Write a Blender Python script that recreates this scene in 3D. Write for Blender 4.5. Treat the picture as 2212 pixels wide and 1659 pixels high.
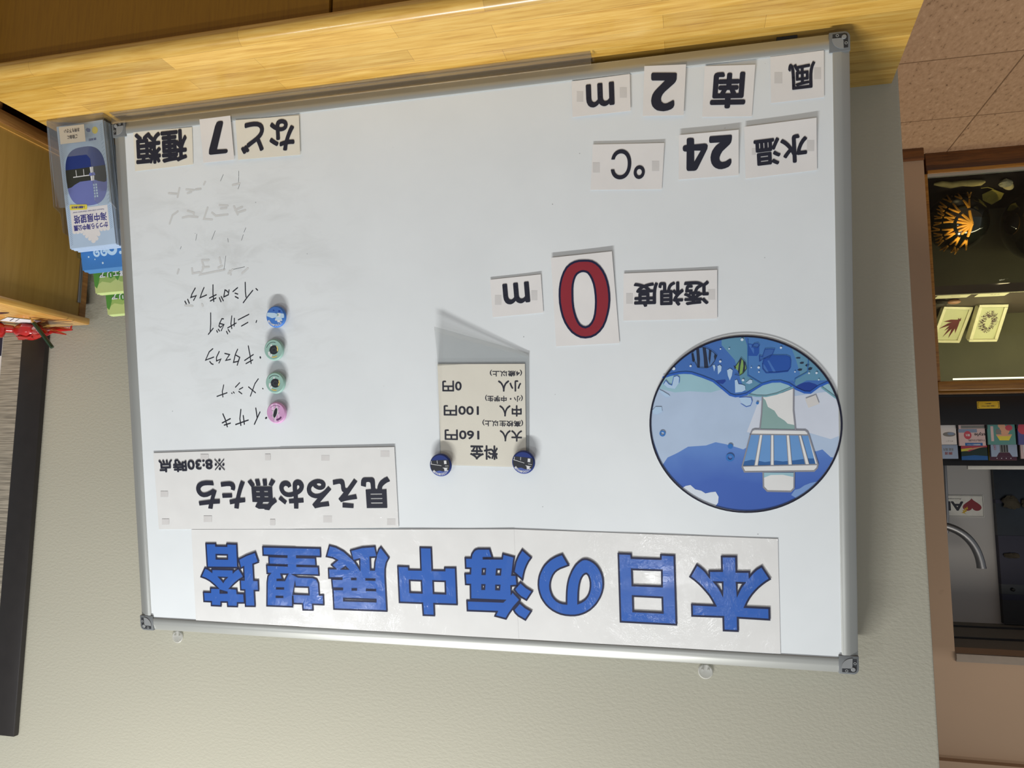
import bpy, bmesh, math, random
from mathutils import Matrix, Vector, noise
from mathutils.geometry import tessellate_polygon
random.seed(7)
SC = bpy.context.scene
for o in list(bpy.data.objects):
    bpy.data.objects.remove(o)
COL = SC.collection
PI = math.pi

# ------------------------------------------------------------------ camera (held upside down), world, lamps, exposure
cam_d = bpy.data.cameras.new('camera')
cam_d.sensor_width = 36.0
cam_d.lens = 1600.0 * 36.0 / 2212.0
cam_d.clip_start = 0.02
cam = bpy.data.objects.new('camera', cam_d)
COL.objects.link(cam)
_r = Vector((-0.97245604, 0.2330445, -0.00441658))
_u = Vector((-0.02318236, -0.11555572, -0.99303044))
_b = Vector((-0.23193064, -0.96557607, 0.11777538))
cam.matrix_world = Matrix(((_r.x, _u.x, _b.x, 0.22740498), (_r.y, _u.y, _b.y, -1.22483371), (_r.z, _u.z, _b.z, 0.61735618), (0, 0, 0, 1)))
SC.camera = cam

SC.view_settings.view_transform = 'Standard'
SC.view_settings.look = 'None'
SC.view_settings.gamma = 1.0
SC.view_settings.use_curve_mapping = False
SC.view_settings.exposure = 0.0

world = bpy.data.worlds.new('world')
SC.world = world
world.use_nodes = True
world.node_tree.nodes['Background'].inputs[0].default_value = (0.92, 0.96, 1.0, 1)
world.node_tree.nodes['Background'].inputs[1].default_value = 0.26


def lamp(name, kind, loc, energy, color=(1, 1, 1), size=(0.3, 0.3), aim=None, spot=None, blend=0.3, radius=0.05):
    d = bpy.data.lights.new(name, kind)
    d.energy = energy
    d.color = color
    if kind == 'AREA':
        d.shape = 'RECTANGLE'
        d.size, d.size_y = size
    elif kind == 'SPOT':
        d.spot_size = spot
        d.spot_blend = blend
        d.shadow_soft_size = radius
    else:
        d.shadow_soft_size = radius
    o = bpy.data.objects.new(name, d)
    COL.objects.link(o)
    o.location = loc
    if aim is not None:
        v = Vector(aim) - Vector(loc)
        o.rotation_euler = v.to_track_quat('-Z', 'Y').to_euler()
    return o


# ceiling tube above the board, two ceiling panels further out, warm downlight over the passage, tube and spot of the case, added fills for recess and lower compartment
lamp('ceiling_tube', 'AREA', (0.90, -0.70, 2.45), 49.0, (1.0, 0.985, 0.955), (0.95, 0.05))
lamp('ceiling_panel', 'AREA', (0.35, -2.30, 1.90), 9.0, (0.97, 0.985, 1.0), (0.32, 0.10))
lamp('ceiling_panel', 'AREA', (1.80, -1.75, 1.90), 10.0, (0.97, 0.985, 1.0), (0.32, 0.10))
lamp('passage_downlight', 'SPOT', (-1.05, 0.80, 1.75), 88.0, (1.0, 0.80, 0.57), spot=math.radians(64), blend=0.22, radius=0.05, aim=(-1.05, 0.80, -0.72))
lamp('passage_fill', 'AREA', (-1.35, 0.9, 1.60), 6.5, (1.0, 0.90, 0.76), (0.9, 0.3), aim=(-1.25, 2.4, -0.10))  # added fill to brighten the recess, from no known fixture
lamp('case_tube_and_fill', 'AREA', (-1.28, 2.115, 0.224), 3.2, (1.0, 0.93, 0.62), (0.9, 0.02), aim=(-1.28, 2.30, -0.11))
lamp('case_tube_and_fill', 'AREA', (-1.35, 2.12, -0.156), 0.7, (1.0, 0.93, 0.62), (0.7, 0.02), aim=(-1.3, 2.5, -0.40))  # added fill for the lower compartment; no tube sits there
lamp('case_spot', 'SPOT', (-0.90, 2.10, -0.16), 6.0, (1.0, 0.83, 0.45), spot=math.radians(40), blend=0.6, radius=0.01, aim=(-0.955, 2.20, -0.43))

# ------------------------------------------------------------------ frames
TH = math.radians(9.510738768910814)
EY = Vector((0, math.sin(TH), math.cos(TH)))
EN = Vector((0, -math.cos(TH), math.sin(TH)))
BW, BH = 1.2, 0.9045


def frame(origin, ex, ey, en):
    return Matrix(((ex.x, ey.x, en.x, origin[0]), (ex.y, ey.y, en.y, origin[1]), (ex.z, ey.z, en.z, origin[2]), (0, 0, 0, 1)))


WORLD = Matrix.Identity(4)
BOARD = frame((0, -0.18712651, 0.01147418), Vector((1, 0, 0)), EY, EN)   # u right, v up the board, w out of it


# ------------------------------------------------------------------ materials
def lin(c):
    return tuple(((x / 255.0) / 12.92 if x / 255.0 <= 0.04045 else ((x / 255.0 + 0.055) / 1.055) ** 2.4) for x in c) + (1.0,)


class NT:
    def __init__(self, name):
        self.m = bpy.data.materials.new(name)
        self.m.use_nodes = True
        self.t = self.m.node_tree
        self.b = self.t.nodes['Principled BSDF']

    def n(self, kind, **kw):
        nd = self.t.nodes.new(kind)
        for k, v in kw.items():
            if k.startswith('i_'):
                key = k[2:]
                key = int(key) if key.isdigit() else key.replace('_', ' ')
                nd.inputs[key].default_value = v
            else:
                setattr(nd, k, v)
        return nd

    def l(self, a, b):
        self.t.links.new(a, b)

    def coords(self, scale=(1, 1, 1), rot=(0, 0, 0), kind='Object'):
        tc = self.n('ShaderNodeTexCoord')
        mp = self.n('ShaderNodeMapping')
        mp.inputs['Scale'].default_value = scale
        mp.inputs['Rotation'].default_value = rot
        self.l(tc.outputs[kind], mp.inputs[0])
        return mp.outputs[0]

    def ramp(self, fac, stops, interp='LINEAR'):
        r = self.n('ShaderNodeValToRGB')
        r.color_ramp.interpolation = interp
        els = r.color_ramp.elements
        while len(els) > 1:
            els.remove(els[-1])
        els[0].position = stops[0][0]
        els[0].color = stops[0][1]
        for p, c in stops[1:]:
            e = els.new(p)
            e.color = c
        self.l(fac, r.inputs[0])
        return r.outputs[0]

    def mix(self, fac, a, b, mode='MIX'):
        x = self.n('ShaderNodeMix', data_type='RGBA', blend_type=mode)
        for s, v in ((x.inputs[0], fac), (x.inputs[6], a), (x.inputs[7], b)):
            if isinstance(v, (int, float)):
                s.default_value = v
            elif isinstance(v, tuple):
                s.default_value = v
            else:
                self.l(v, s)
        return x.outputs[2]

    def bump(self, h, strength=0.2, dist=0.001):
        bp = self.n('ShaderNodeBump')
        bp.inputs['Strength'].default_value = strength
        bp.inputs['Distance'].default_value = dist
        self.l(h, bp.inputs['Height'])
        self.l(bp.outputs[0], self.b.inputs['Normal'])


def flat(name, rgb, rough=0.5, metal=0.0, spec=0.4, var=0.05, nscale=40.0, coat=0.0, bump=0.0):
    """plain colour with a slight procedural mottling"""
    s = NT(name)
    c = lin(rgb)
    v = s.coords()
    nz = s.n('ShaderNodeTexNoise', i_Scale=nscale, i_Detail=3.0)
    s.l(v, nz.inputs['Vector'])
    lo = tuple(x * (1 - var) for x in c[:3]) + (1,)
    hi = tuple(min(1, x * (1 + var)) for x in c[:3]) + (1,)
    s.l(s.ramp(nz.outputs[0], [(0.3, lo), (0.7, hi)]), s.b.inputs['Base Color'])
    s.b.inputs['Roughness'].default_value = rough
    s.b.inputs['Metallic'].default_value = metal
    s.b.inputs['Specular IOR Level'].default_value = spec
    s.b.inputs['Coat Weight'].default_value = coat
    s.b.inputs['Coat Roughness'].default_value = 0.08
    if bump:
        s.bump(nz.outputs[0], bump, 0.001)
    return s.m


def wood(name, base, dark, light, axis='X', scale=1.0, rough=0.35, strips=None, coat=0.0):
    """grain stretched along an axis, optional glued strips"""
    s = NT(name)
    st = {'X': (3.2, 52, 52), 'Y': (52, 3.2, 52), 'Z': (52, 52, 3.2)}[axis]
    v = s.coords(tuple(k * scale for k in st))
    nz = s.n('ShaderNodeTexNoise', i_Scale=3.0, i_Detail=7.0, i_Roughness=0.62, i_Distortion=0.35)
    s.l(v, nz.inputs['Vector'])
    col = s.ramp(nz.outputs[0], [(0.30, lin(dark)), (0.5, lin(base)), (0.72, lin(light))])
    if strips:
        rot = (0, 0, 0) if axis == 'X' else (0, 0, PI / 2)
        v2 = s.coords((1, 1, 1), rot)
        br = s.n('ShaderNodeTexBrick', offset=0.37, squash=1.0)
        br.inputs['Color1'].default_value = (0.74, 0.72, 0.66, 1)
        br.inputs['Color2'].default_value = (1.10, 1.08, 1.02, 1)
        br.inputs['Mortar'].default_value = (0.52, 0.46, 0.40, 1)
        br.inputs['Scale'].default_value = 1.0
        br.inputs['Mortar Size'].default_value = 0.0004
        br.inputs['Mortar Smooth'].default_value = 0.6
        br.inputs['Brick Width'].default_value = strips[0]
        br.inputs['Row Height'].default_value = strips[1]
        s.l(v2, br.inputs['Vector'])
        col = s.mix(0.85, col, br.outputs[0], 'MULTIPLY')
    s.l(col, s.b.inputs['Base Color'])
    s.b.inputs['Roughness'].default_value = rough
    s.b.inputs['Coat Weight'].default_value = coat
    s.b.inputs['Coat Roughness'].default_value = 0.12
    s.bump(nz.outputs[0], 0.08, 0.0006)
    return s.m


def clear(name, tint=(0.97, 0.975, 0.97, 1), rough=0.05, haze=0.03, refl=0.9):
    """thin clear plastic / glass sheet: see-through with a glossy skin and a trace of haze"""
    s = NT(name)
    s.b.inputs['Base Color'].default_value = (0.8, 0.8, 0.78, 1)
    tr = s.n('ShaderNodeBsdfTransparent')
    tr.inputs[0].default_value = tint
    gl = s.n('ShaderNodeBsdfGlossy')
    gl.inputs['Roughness'].default_value = rough
    mx = s.n('ShaderNodeMixShader')
    m2 = s.n('ShaderNodeMixShader')
    fr = s.n('ShaderNodeFresnel')
    fr.inputs['IOR'].default_value = 1.45
    nz = s.n('ShaderNodeTexNoise', i_Scale=12.0)
    s.l(s.coords(), nz.inputs['Vector'])
    ml = s.n('ShaderNodeMath', operation='MULTIPLY')
    ml.inputs[1].default_value = refl
    s.l(fr.outputs[0], ml.inputs[0])
    s.l(ml.outputs[0], mx.inputs[0])
    s.l(tr.outputs[0], mx.inputs[1])
    s.l(gl.outputs[0], mx.inputs[2])
    m2.inputs[0].default_value = haze
    s.l(mx.outputs[0], m2.inputs[1])
    s.l(s.b.outputs[0], m2.inputs[2])
    s.l(m2.outputs[0], s.t.nodes['Material Output'].inputs[0])
    bp = s.n('ShaderNodeBump')
    bp.inputs['Strength'].default_value = 0.03
    bp.inputs['Distance'].default_value = 0.0005
    s.l(nz.outputs[0], bp.inputs['Height'])
    s.l(bp.outputs[0], gl.inputs['Normal'])
    return s.m


def plaster(name, rgb, bump=0.35, scale=150.0, var=0.04):
    s = NT(name)
    v = s.coords((1, 1, 1.6))
    nz = s.n('ShaderNodeTexNoise', i_Scale=scale, i_Detail=3.0, i_Roughness=0.55)
    s.l(v, nz.inputs['Vector'])
    big = s.n('ShaderNodeTexNoise', i_Scale=2.2, i_Detail=4.0)
    s.l(v, big.inputs['Vector'])
    c = lin(rgb)
    col = s.ramp(big.outputs[0], [(0.3, tuple(x * (1 - var) for x in c[:3]) + (1,)), (0.7, c)])
    # a few small scuffs
    sp = s.n('ShaderNodeTexNoise', i_Scale=9.0, i_Detail=2.0)
    s.l(v, sp.inputs['Vector'])
    col = s.mix(s.ramp(sp.outputs[0], [(0.74, (0, 0, 0, 1)), (0.80, (1, 1, 1, 1))]), col, tuple(x * 0.80 for x in c[:3]) + (1,))
    s.l(col, s.b.inputs['Base Color'])
    s.b.inputs['Roughness'].default_value = 0.75
    s.b.inputs['Specular IOR Level'].default_value = 0.2
    s.bump(nz.outputs[0], bump, 0.0012)
    return s.m


def floor_mat():
    s = NT('floor_tile')
    v = s.coords((1, 1, 1), kind='Object')
    nz = s.n('ShaderNodeTexNoise', i_Scale=70.0, i_Detail=4.0, i_Roughness=0.7)
    mp = s.coords((1.0, 0.45, 1))
    s.l(mp, nz.inputs['Vector'])
    col = s.ramp(nz.outputs[0], [(0.30, lin((96, 72, 52))), (0.40, lin((164, 134, 108))), (0.62, lin((178, 148, 122))), (0.74, lin((200, 172, 146)))])
    br = s.n('ShaderNodeTexBrick', offset=0.0)
    br.inputs['Color1'].default_value = (1, 1, 1, 1)
    br.inputs['Color2'].default_value = (0.95, 0.95, 0.95, 1)
    br.inputs['Mortar'].default_value = (0.42, 0.38, 0.34, 1)
    br.inputs['Scale'].default_value = 1.0
    br.inputs['Mortar Size'].default_value = 0.0028
    br.inputs['Brick Width'].default_value = 0.45
    br.inputs['Row Height'].default_value = 0.45
    s.l(v, br.inputs['Vector'])
    s.l(s.mix(1.0, col, br.outputs[0], 'MULTIPLY'), s.b.inputs['Base Color'])
    s.b.inputs['Roughness'].default_value = 0.45
    s.bump(nz.outputs[0], 0.1, 0.0008)
    return s.m


def board_mat():
    s = NT('whiteboard_enamel')
    v = s.coords()
    big = s.n('ShaderNodeTexNoise', i_Scale=5.0, i_Detail=4.0, i_Roughness=0.6)
    s.l(v, big.inputs['Vector'])
    base = s.ramp(big.outputs[0], [(0.35, lin((224, 230, 233))), (0.65, lin((229, 235, 238)))])
    # wiped marker haze round the erased lines (right-hand side of the board)
    sx = s.n('ShaderNodeSeparateXYZ')
    tc = s.n('ShaderNodeTexCoord')
    s.l(tc.outputs['Object'], sx.inputs[0])
    vm = s.n('ShaderNodeVectorMath', operation='DISTANCE')
    s.l(tc.outputs['Object'], vm.inputs[0])
    vm.inputs[1].default_value = (1.0, 0.28, 0.0)
    near = s.ramp(vm.outputs['Value'], [(0.05, (1, 1, 1, 1)), (0.30, (0, 0, 0, 1))])
    hz = s.n('ShaderNodeTexNoise', i_Scale=16.0, i_Detail=5.0, i_Roughness=0.65, i_Distortion=0.8)
    s.l(s.coords((0.6, 1.4, 1)), hz.inputs['Vector'])
    blot = s.ramp(hz.outputs[0], [(0.48, (0, 0, 0, 1)), (0.72, (0.38, 0.38, 0.38, 1))])
    k = s.mix(1.0, near, blot, 'MULTIPLY')
    col = s.mix(k, base, lin((176, 178, 176)))
    # stray specks
    sp = s.n('ShaderNodeTexVoronoi', i_Scale=26.0)
    s.l(v, sp.inputs['Vector'])
    col = s.mix(s.ramp(sp.outputs['Distance'], [(0.018, (0.6, 0.6, 0.6, 1)), (0.03, (0, 0, 0, 1))]), col, lin((120, 122, 124)))
    s.l(col, s.b.inputs['Base Color'])
    s.b.inputs['Roughness'].default_value = 0.32
    s.b.inputs['Specular IOR Level'].default_value = 0.35
    return s.m


def paper(name, rgb, rough=0.55, gloss=0.0, wrinkle=0.0):
    s = NT(name)
    v = s.coords()
    nz = s.n('ShaderNodeTexNoise', i_Scale=22.0, i_Detail=5.0)
    s.l(v, nz.inputs['Vector'])
    c = lin(rgb)
    s.l(s.ramp(nz.outputs[0], [(0.3, tuple(x * 0.955 for x in c[:3]) + (1,)), (0.65, c)]), s.b.inputs['Base Color'])
    s.b.inputs['Roughness'].default_value = rough
    s.b.inputs['Specular IOR Level'].default_value = 0.3
    s.b.inputs['Coat Weight'].default_value = gloss
    s.b.inputs['Coat Roughness'].default_value = 0.12
    if wrinkle:
        w = s.n('ShaderNodeTexNoise', i_Scale=26.0, i_Detail=5.0, i_Roughness=0.7, i_Distortion=1.2)
        s.l(v, w.inputs['Vector'])
        bp = s.n('ShaderNodeBump')
        bp.inputs['Strength'].default_value = wrinkle
        bp.inputs['Distance'].default_value = 0.0012
        s.l(w.outputs[0], bp.inputs['Height'])
        s.l(bp.outputs[0], s.b.inputs['Coat Normal'])
    return s.m


def fabric(name, rgb):
    s = NT(name)
    wv = s.n('ShaderNodeTexNoise', i_Scale=1.0, i_Detail=3.0)
    s.l(s.coords((14, 14, 420)), wv.inputs['Vector'])
    c = lin(rgb)
    s.l(s.ramp(wv.outputs[0], [(0.35, tuple(x * 0.45 for x in c[:3]) + (1,)), (0.62, c)]), s.b.inputs['Base Color'])
    s.b.inputs['Roughness'].default_value = 0.9
    s.bump(wv.outputs[0], 0.5, 0.001)
    return s.m


M = {}
M['wall'] = plaster('wall_paint', (186, 184, 168))
M['pink_wall'] = plaster('tan_wall_paint', (168, 144, 122), bump=0.12)
M['grey_wall'] = plaster('grey_wall_paint', (196, 196, 196), bump=0.06)
M['ceil'] = plaster('ceiling_paint', (120, 116, 108), bump=0.06)
M['floor'] = floor_mat()
M['top'] = wood('laminated_worktop', (210, 167, 80), (184, 138, 55), (224, 188, 106), 'X', 1.0, 0.30, (0.37, 0.031), coat=0.25)
M['veneer'] = wood('oak_veneer', (144, 99, 4), (134, 91, 3), (150, 104, 6), 'Z', 1.3, 0.7)
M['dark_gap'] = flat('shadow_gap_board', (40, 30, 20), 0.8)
M['ply'] = wood('plywood', (180, 144, 72), (170, 134, 64), (188, 152, 80), 'Z', 0.6, 0.42)
M['box_wood'] = wood('stained_pine', (150, 104, 52), (118, 78, 36), (176, 130, 74), 'Y', 1.2, 0.38)
M['box_top'] = wood('lacquered_pine', (214, 164, 84), (184, 130, 58), (232, 188, 112), 'Y', 0.8, 0.22, coat=0.5)
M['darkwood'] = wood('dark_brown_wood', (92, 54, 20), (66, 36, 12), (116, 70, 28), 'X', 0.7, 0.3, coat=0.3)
M['casewood'] = wood('golden_brown_wood', (150, 104, 38), (120, 78, 24), (176, 128, 56), 'X', 0.7, 0.28, coat=0.4)
M['olive'] = flat('olive_board', (92, 88, 62), 0.6, var=0.08, nscale=6)
M['oliveshelf'] = flat('brown_shelf_edge', (84, 74, 62), 0.5)
M['alu'] = flat('anodised_aluminium', (176, 178, 174), 0.38, 0.55, 0.5, 0.03, 8)
M['cap'] = flat('grey_plastic', (112, 116, 118), 0.4)
M['capdark'] = flat('dark_grey_plastic', (44, 46, 50), 0.5)
M['caplight'] = flat('pale_grey_plastic', (138, 141, 142), 0.4)
M['enamel'] = board_mat()
M['ink'] = flat('black_marker_ink', (38, 40, 48), 0.35)
M['inkfaint'] = flat('worn_marker_ink', (112, 116, 118), 0.5)
M['smear'] = flat('wiped_marker_ink', (210, 213, 213), 0.5)
M['paper'] = paper('white_card', (230, 229, 228), gloss=0.15)
M['paperwarm'] = paper('cream_card', (230, 227, 214), gloss=0.15)
M['lam'] = paper('laminated_sheet', (226, 227, 226), 0.4, gloss=0.45, wrinkle=0.9)
M['lamblue'] = paper('blue_print', (42, 94, 180), 0.4, gloss=0.45, wrinkle=0.9)
M['print'] = flat('dark_print', (36, 38, 52), 0.45, var=0.03)
M['navyline'] = flat('navy_outline_print', (24, 28, 62), 0.4, var=0.03)
M['red'] = flat('red_print', (142, 40, 52), 0.45, var=0.03)
M['tape'] = flat('tape_showing_through_card', (208, 207, 206), 0.5, var=0.03)
M['clear'] = clear('clear_plastic', (0.985, 0.985, 0.98, 1), 0.06, 0.05, 0.5)
M['hookp'] = clear('translucent_hook', (0.96, 0.96, 0.94, 1), 0.2, 0.38, 0.3)
M['sleeve'] = clear('shade_tinted_sleeve', (0.90, 0.905, 0.905, 1), 0.12, 0.02, 0.3)  # grey tint carries the shade of the sleeve's curled flap
M['film'] = clear('clear_film', (0.998, 0.998, 0.998, 1), 0.10, 0.006, 0.12)
M['acry'] = clear('clear_acrylic', (0.965, 0.96, 0.945, 1), 0.08, 0.010, 0.35)
M['glass'] = clear('case_glass', (0.95, 0.965, 0.94, 1), 0.02, 0.0, 0.35)
M['sticker'] = paper('beige_sticker', (190, 182, 166))
M['black'] = flat('black_plastic', (24, 22, 24), 0.3)
M['blackframe'] = flat('black_satin_frame', (40, 37, 36), 0.42, var=0.08)
M['fabric'] = fabric('ribbed_beige_fabric', (176, 168, 152))
M['navy'] = flat('navy_print', (36, 38, 62), 0.5)
M['chrome'] = flat('brushed_steel', (150, 152, 156), 0.38, 0.85)
M['lip'] = flat('tan_metal_edge', (128, 116, 104), 0.5)
M['white'] = flat('white_plastic', (232, 232, 226), 0.35)
M['redgloss'] = flat('glossy_red_plastic', (176, 34, 30), 0.18, 0.0, 0.6, 0.06, 60, coat=0.5)
M['pgreen'] = flat('dark_green_paint', (40, 62, 44), 0.3)
M['pwood'] = flat('bare_pencil_wood', (206, 172, 112), 0.6)
M['yellow'] = flat('yellow_sticker', (214, 178, 44), 0.45)
M['floatglass'] = flat('dark_green_glass', (10, 16, 12), 0.06, 0.0, 0.7, 0.3, 9, coat=1.0)
M['coral'] = flat('yellow_coral', (214, 150, 52), 0.5, var=0.25, nscale=30)
M['drift'] = flat('bleached_driftwood', (150, 138, 88), 0.8, var=0.25, nscale=24, bump=0.4)
M['shell'] = flat('banded_shell', (206, 188, 128), 0.5, var=0.15)
M['shellgrey'] = flat('grey_shell', (150, 146, 120), 0.6, var=0.15)
M['leaf'] = flat('dry_olive_leaf', (126, 116, 52), 0.7, var=0.2)
M['shellpink'] = flat('pink_brown_shell', (176, 130, 96), 0.45, var=0.12)
M['cream'] = flat('cream_frame', (226, 220, 176), 0.5)
M['creampaper'] = paper('cream_mount', (228, 222, 180))
M['weedred'] = flat('pressed_red_seaweed', (110, 44, 50), 0.6, var=0.2, nscale=60)
M['weedpurple'] = flat('pressed_purple_seaweed', (84, 48, 68), 0.6, var=0.2, nscale=60)
M['darksea'] = flat('dark_blue_water', (30, 40, 52), 0.3, var=0.5, nscale=5)
M['rock'] = flat('dark_tan_rock', (70, 64, 52), 0.8, var=0.3, nscale=20)
M['tube'] = NT('lit_tube').m
_b_ = M['tube'].node_tree.nodes['Principled BSDF']
_b_.inputs['Emission Color'].default_value = (1.0, 0.95, 0.7, 1)
_b_.inputs['Emission Strength'].default_value = 1.5
ARTC = {'pale': (176, 196, 222), 'palew': (206, 214, 228), 'midblue': (98, 138, 204), 'cloud': (214, 224, 236), 'cloud2': (122, 156, 210), 'sea': (68, 112, 184), 'ray': (96, 146, 176), 'base': (76, 126, 190),
        'ltwave': (152, 192, 206), 'lens': (36, 66, 150), 'window': (42, 86, 170), 'winlight': (70, 116, 190), 'fishb': (88, 128, 186), 'fishd': (40, 50, 72), 'fishy': (128, 168, 96), 'fishb2': (62, 104, 176),
        'white': (224, 226, 226), 'hill': (138, 170, 168), 'pane': (104, 152, 208), 'paned': (52, 100, 160), 'drop': (176, 204, 232), 'wline': (48, 98, 190), 'tline': (116, 164, 178), 'bline': (58, 112, 178), 'wdline': (34, 74, 156),
        'gline': (140, 142, 152), 'fline': (40, 50, 72), 'ring': (52, 116, 190), 'dotb': (52, 116, 190), 'dotw': (212, 226, 240), 'deep': (54, 94, 178), 'rim': (26, 28, 48),
        'b_navy': (40, 58, 124), 'b_land': (52, 54, 60), 'b_sky': (84, 104, 176), 'b_white': (222, 224, 226), 'b_teal': (150, 186, 176), 'b_dark': (46, 48, 54), 'b_yel': (218, 202, 120), 'b_pink': (206, 158, 200), 'b_pink2': (222, 190, 220), 'b_plum': (104, 62, 104), 'b_blue': (70, 124, 204), 'b_pale': (186, 212, 232),
        'l_bg': (178, 200, 224), 'l_white': (224, 222, 222), 'l_navy': (44, 62, 136), 'l_land': (54, 56, 50), 'l_sky': (112, 122, 184), 'l_ink': (58, 58, 132), 'l_yel': (228, 214, 84), 'l_edge': (196, 214, 236), 'l_hatch': (132, 150, 178), 'l_wave': (66, 124, 190), 'l_wedge': (104, 160, 214),
        'l_g1': (186, 198, 128), 'l_g2': (150, 174, 100), 'l_g3': (84, 140, 62), 'l_gedge': (222, 236, 170), 'teal': (96, 150, 146), 'salmon': (222, 170, 140), 'rose': (196, 80, 96), 'greyb': (130, 130, 128), 'brick': (150, 70, 56), 'sblue': (50, 104, 170), 'dkgreen': (44, 62, 58), 'pblue': (170, 186, 212), 'ppink': (214, 190, 190), 'purple': (90, 92, 150), 'maroon': (86, 52, 70)}


def art(k):
    key = 'print_' + k
    if key not in M:
        M[key] = flat(key, ARTC[k], 0.42, var=0.04, nscale=18, spec=0.35)
    return M[key]


# ------------------------------------------------------------------ mesh builder
class MB:
    def __init__(self):
        self.v, self.f, self.mi = [], [], []

    def add(self, verts, faces, mi=0):
        n = len(self.v)
        self.v += [Vector(p) for p in verts]
        self.f += [tuple(i + n for i in q) for q in faces]
        self.mi += [mi] * len(faces)
        return self

    def box(self, x0, x1, y0, y1, z0, z1, mi=0):
        p = [(x, y, z) for z in (z0, z1) for y in (y0, y1) for x in (x0, x1)]
        return self.add(p, [(0, 2, 3, 1), (4, 5, 7, 6), (0, 1, 5, 4), (2, 6, 7, 3), (0, 4, 6, 2), (1, 3, 7, 5)], mi)

    def prism(self, pts, z0, z1, mi=0, axis='Z'):
        def P(a, b, c):
            return {'Z': (a, b, c), 'Y': (a, c, b), 'X': (c, a, b)}[axis]
        n = len(pts)
        vs = [P(a, b, z0) for a, b in pts] + [P(a, b, z1) for a, b in pts]
        fs = [(i, (i + 1) % n, n + (i + 1) % n, n + i) for i in range(n)]
        base = len(self.v)
        self.add(vs, fs, mi)
        for tri in tessellate_polygon([[Vector((a, b, 0)) for a, b in pts]]):
            self.f.append(tuple(base + i for i in tri))
            self.f.append(tuple(base + n + i for i in reversed(tri)))
            self.mi += [mi, mi]
        return self

    def poly(self, contours, z=0.0, mi=0, wf=None):
        flatp = [p for c in contours for p in c]
        tris = tessellate_polygon([[Vector((p[0], p[1], 0)) for p in c] for c in contours])
        fs = []
        for a, b, c in tris:
            A, B_, C_ = flatp[a], flatp[b], flatp[c]
            ar = (B_[0] - A[0]) * (C_[1] - A[1]) - (C_[0] - A[0]) * (B_[1] - A[1])
            if abs(ar) < 1e-14:
                continue
            fs.append((a, b, c) if ar > 0 else (a, c, b))
        return self.add([(p[0], p[1], z + (wf(p[0], p[1]) if wf else 0)) for p in flatp], fs, mi)

    def disc(self, cx, cy, r, z=0, mi=0, n=24, wf=None, ry=None):
        return self.poly([[(cx + r * math.cos(2 * PI * i / n), cy + (ry or r) * math.sin(2 * PI * i / n)) for i in range(n)]], z, mi, wf)

    def ring(self, cx, cy, r0, r1, z=0, mi=0, n=32):
        vs = [(cx + r * math.cos(2 * PI * i / n), cy + r * math.sin(2 * PI * i / n), z) for r in (r0, r1) for i in range(n)]
        return self.add(vs, [(i, n + i, n + (i + 1) % n, (i + 1) % n) for i in range(n)], mi)

    def ribbon(self, pts, w, z=0.0, mi=0, closed=False, caps=True, wf=None):
        pts = [Vector((p[0], p[1])) for p in pts]
        q = [pts[0]]
        for p in pts[1:]:
            if (p - q[-1]).length > 1e-6:
                q.append(p)
        pts = q
        if len(pts) < 2:
            return self.disc(pts[0].x, pts[0].y, w / 2, z, mi, 10, wf)
        h = w / 2
        n = len(pts)
        zz = (lambda p: z + (wf(p.x, p.y) if wf else 0))
        if closed and (pts[0] - pts[-1]).length < 1e-6:
            pts = pts[:-1]
            n -= 1
        L, R = [], []
        for i, p in enumerate(pts):
            a = pts[i - 1] if (i > 0 or closed) else None
            b = pts[(i + 1) % n] if (i < n - 1 or closed) else None
            d1 = (p - a).normalized() if a is not None else None
            d2 = (b - p).normalized() if b is not None else None
            if d1 is None:
                d1 = d2
            if d2 is None:
                d2 = d1
            n1 = Vector((-d1.y, d1.x))
            n2 = Vector((-d2.y, d2.x))
            m = n1 + n2
            if m.length < 0.2:
                m = n1
                k = 1.0
            else:
                m = m.normalized()
                k = min(1.0 / max(m.dot(n1), 0.3), 2.2)
            L.append(p + m * h * k)
            R.append(p - m * h * k)
        vs = [(p.x, p.y, zz(p)) for p in L] + [(p.x, p.y, zz(p)) for p in R]
        cnt = n if closed else n - 1
        self.add(vs, [(n + i, n + (i + 1) % n, (i + 1) % n, i) for i in range(cnt)], mi)
        if caps and not closed:
            for e, s in ((pts[0], pts[1]), (pts[-1], pts[-2])):
                d = (e - s).normalized()
                a0 = math.atan2(d.y, d.x)
                arc = [(e.x + h * math.cos(a0 + t), e.y + h * math.sin(a0 + t)) for t in [(-0.5 + k / 6.0) * PI for k in range(7)]]
                self.poly([arc], z, mi, wf)
        return self

    def tube(self, pts, r, n=10, mi=0, caps=True):
        pts = [Vector(p) for p in pts]
        m = len(pts)
        rs = r if isinstance(r, (list, tuple)) else [r] * m
        t0 = (pts[1] - pts[0]).normalized()
        up = Vector((0, 0, 1)) if abs(t0.z) < 0.9 else Vector((1, 0, 0))
        nx = t0.cross(up).normalized()
        vs = []
        for i, p in enumerate(pts):
            t = (pts[min(i + 1, m - 1)] - pts[max(i - 1, 0)]).normalized()
            nx = (nx - t * nx.dot(t)).normalized()
            ny = t.cross(nx)
            vs += [p + (nx * math.cos(2 * PI * k / n) + ny * math.sin(2 * PI * k / n)) * rs[i] for k in range(n)]
        fs = [(i * n + k, i * n + (k + 1) % n, (i + 1) * n + (k + 1) % n, (i + 1) * n + k) for i in range(m - 1) for k in range(n)]
        if caps:
            fs.append(tuple(range(n - 1, -1, -1)))
            fs.append(tuple((m - 1) * n + k for k in range(n)))
        return self.add(vs, fs, mi)

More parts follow.
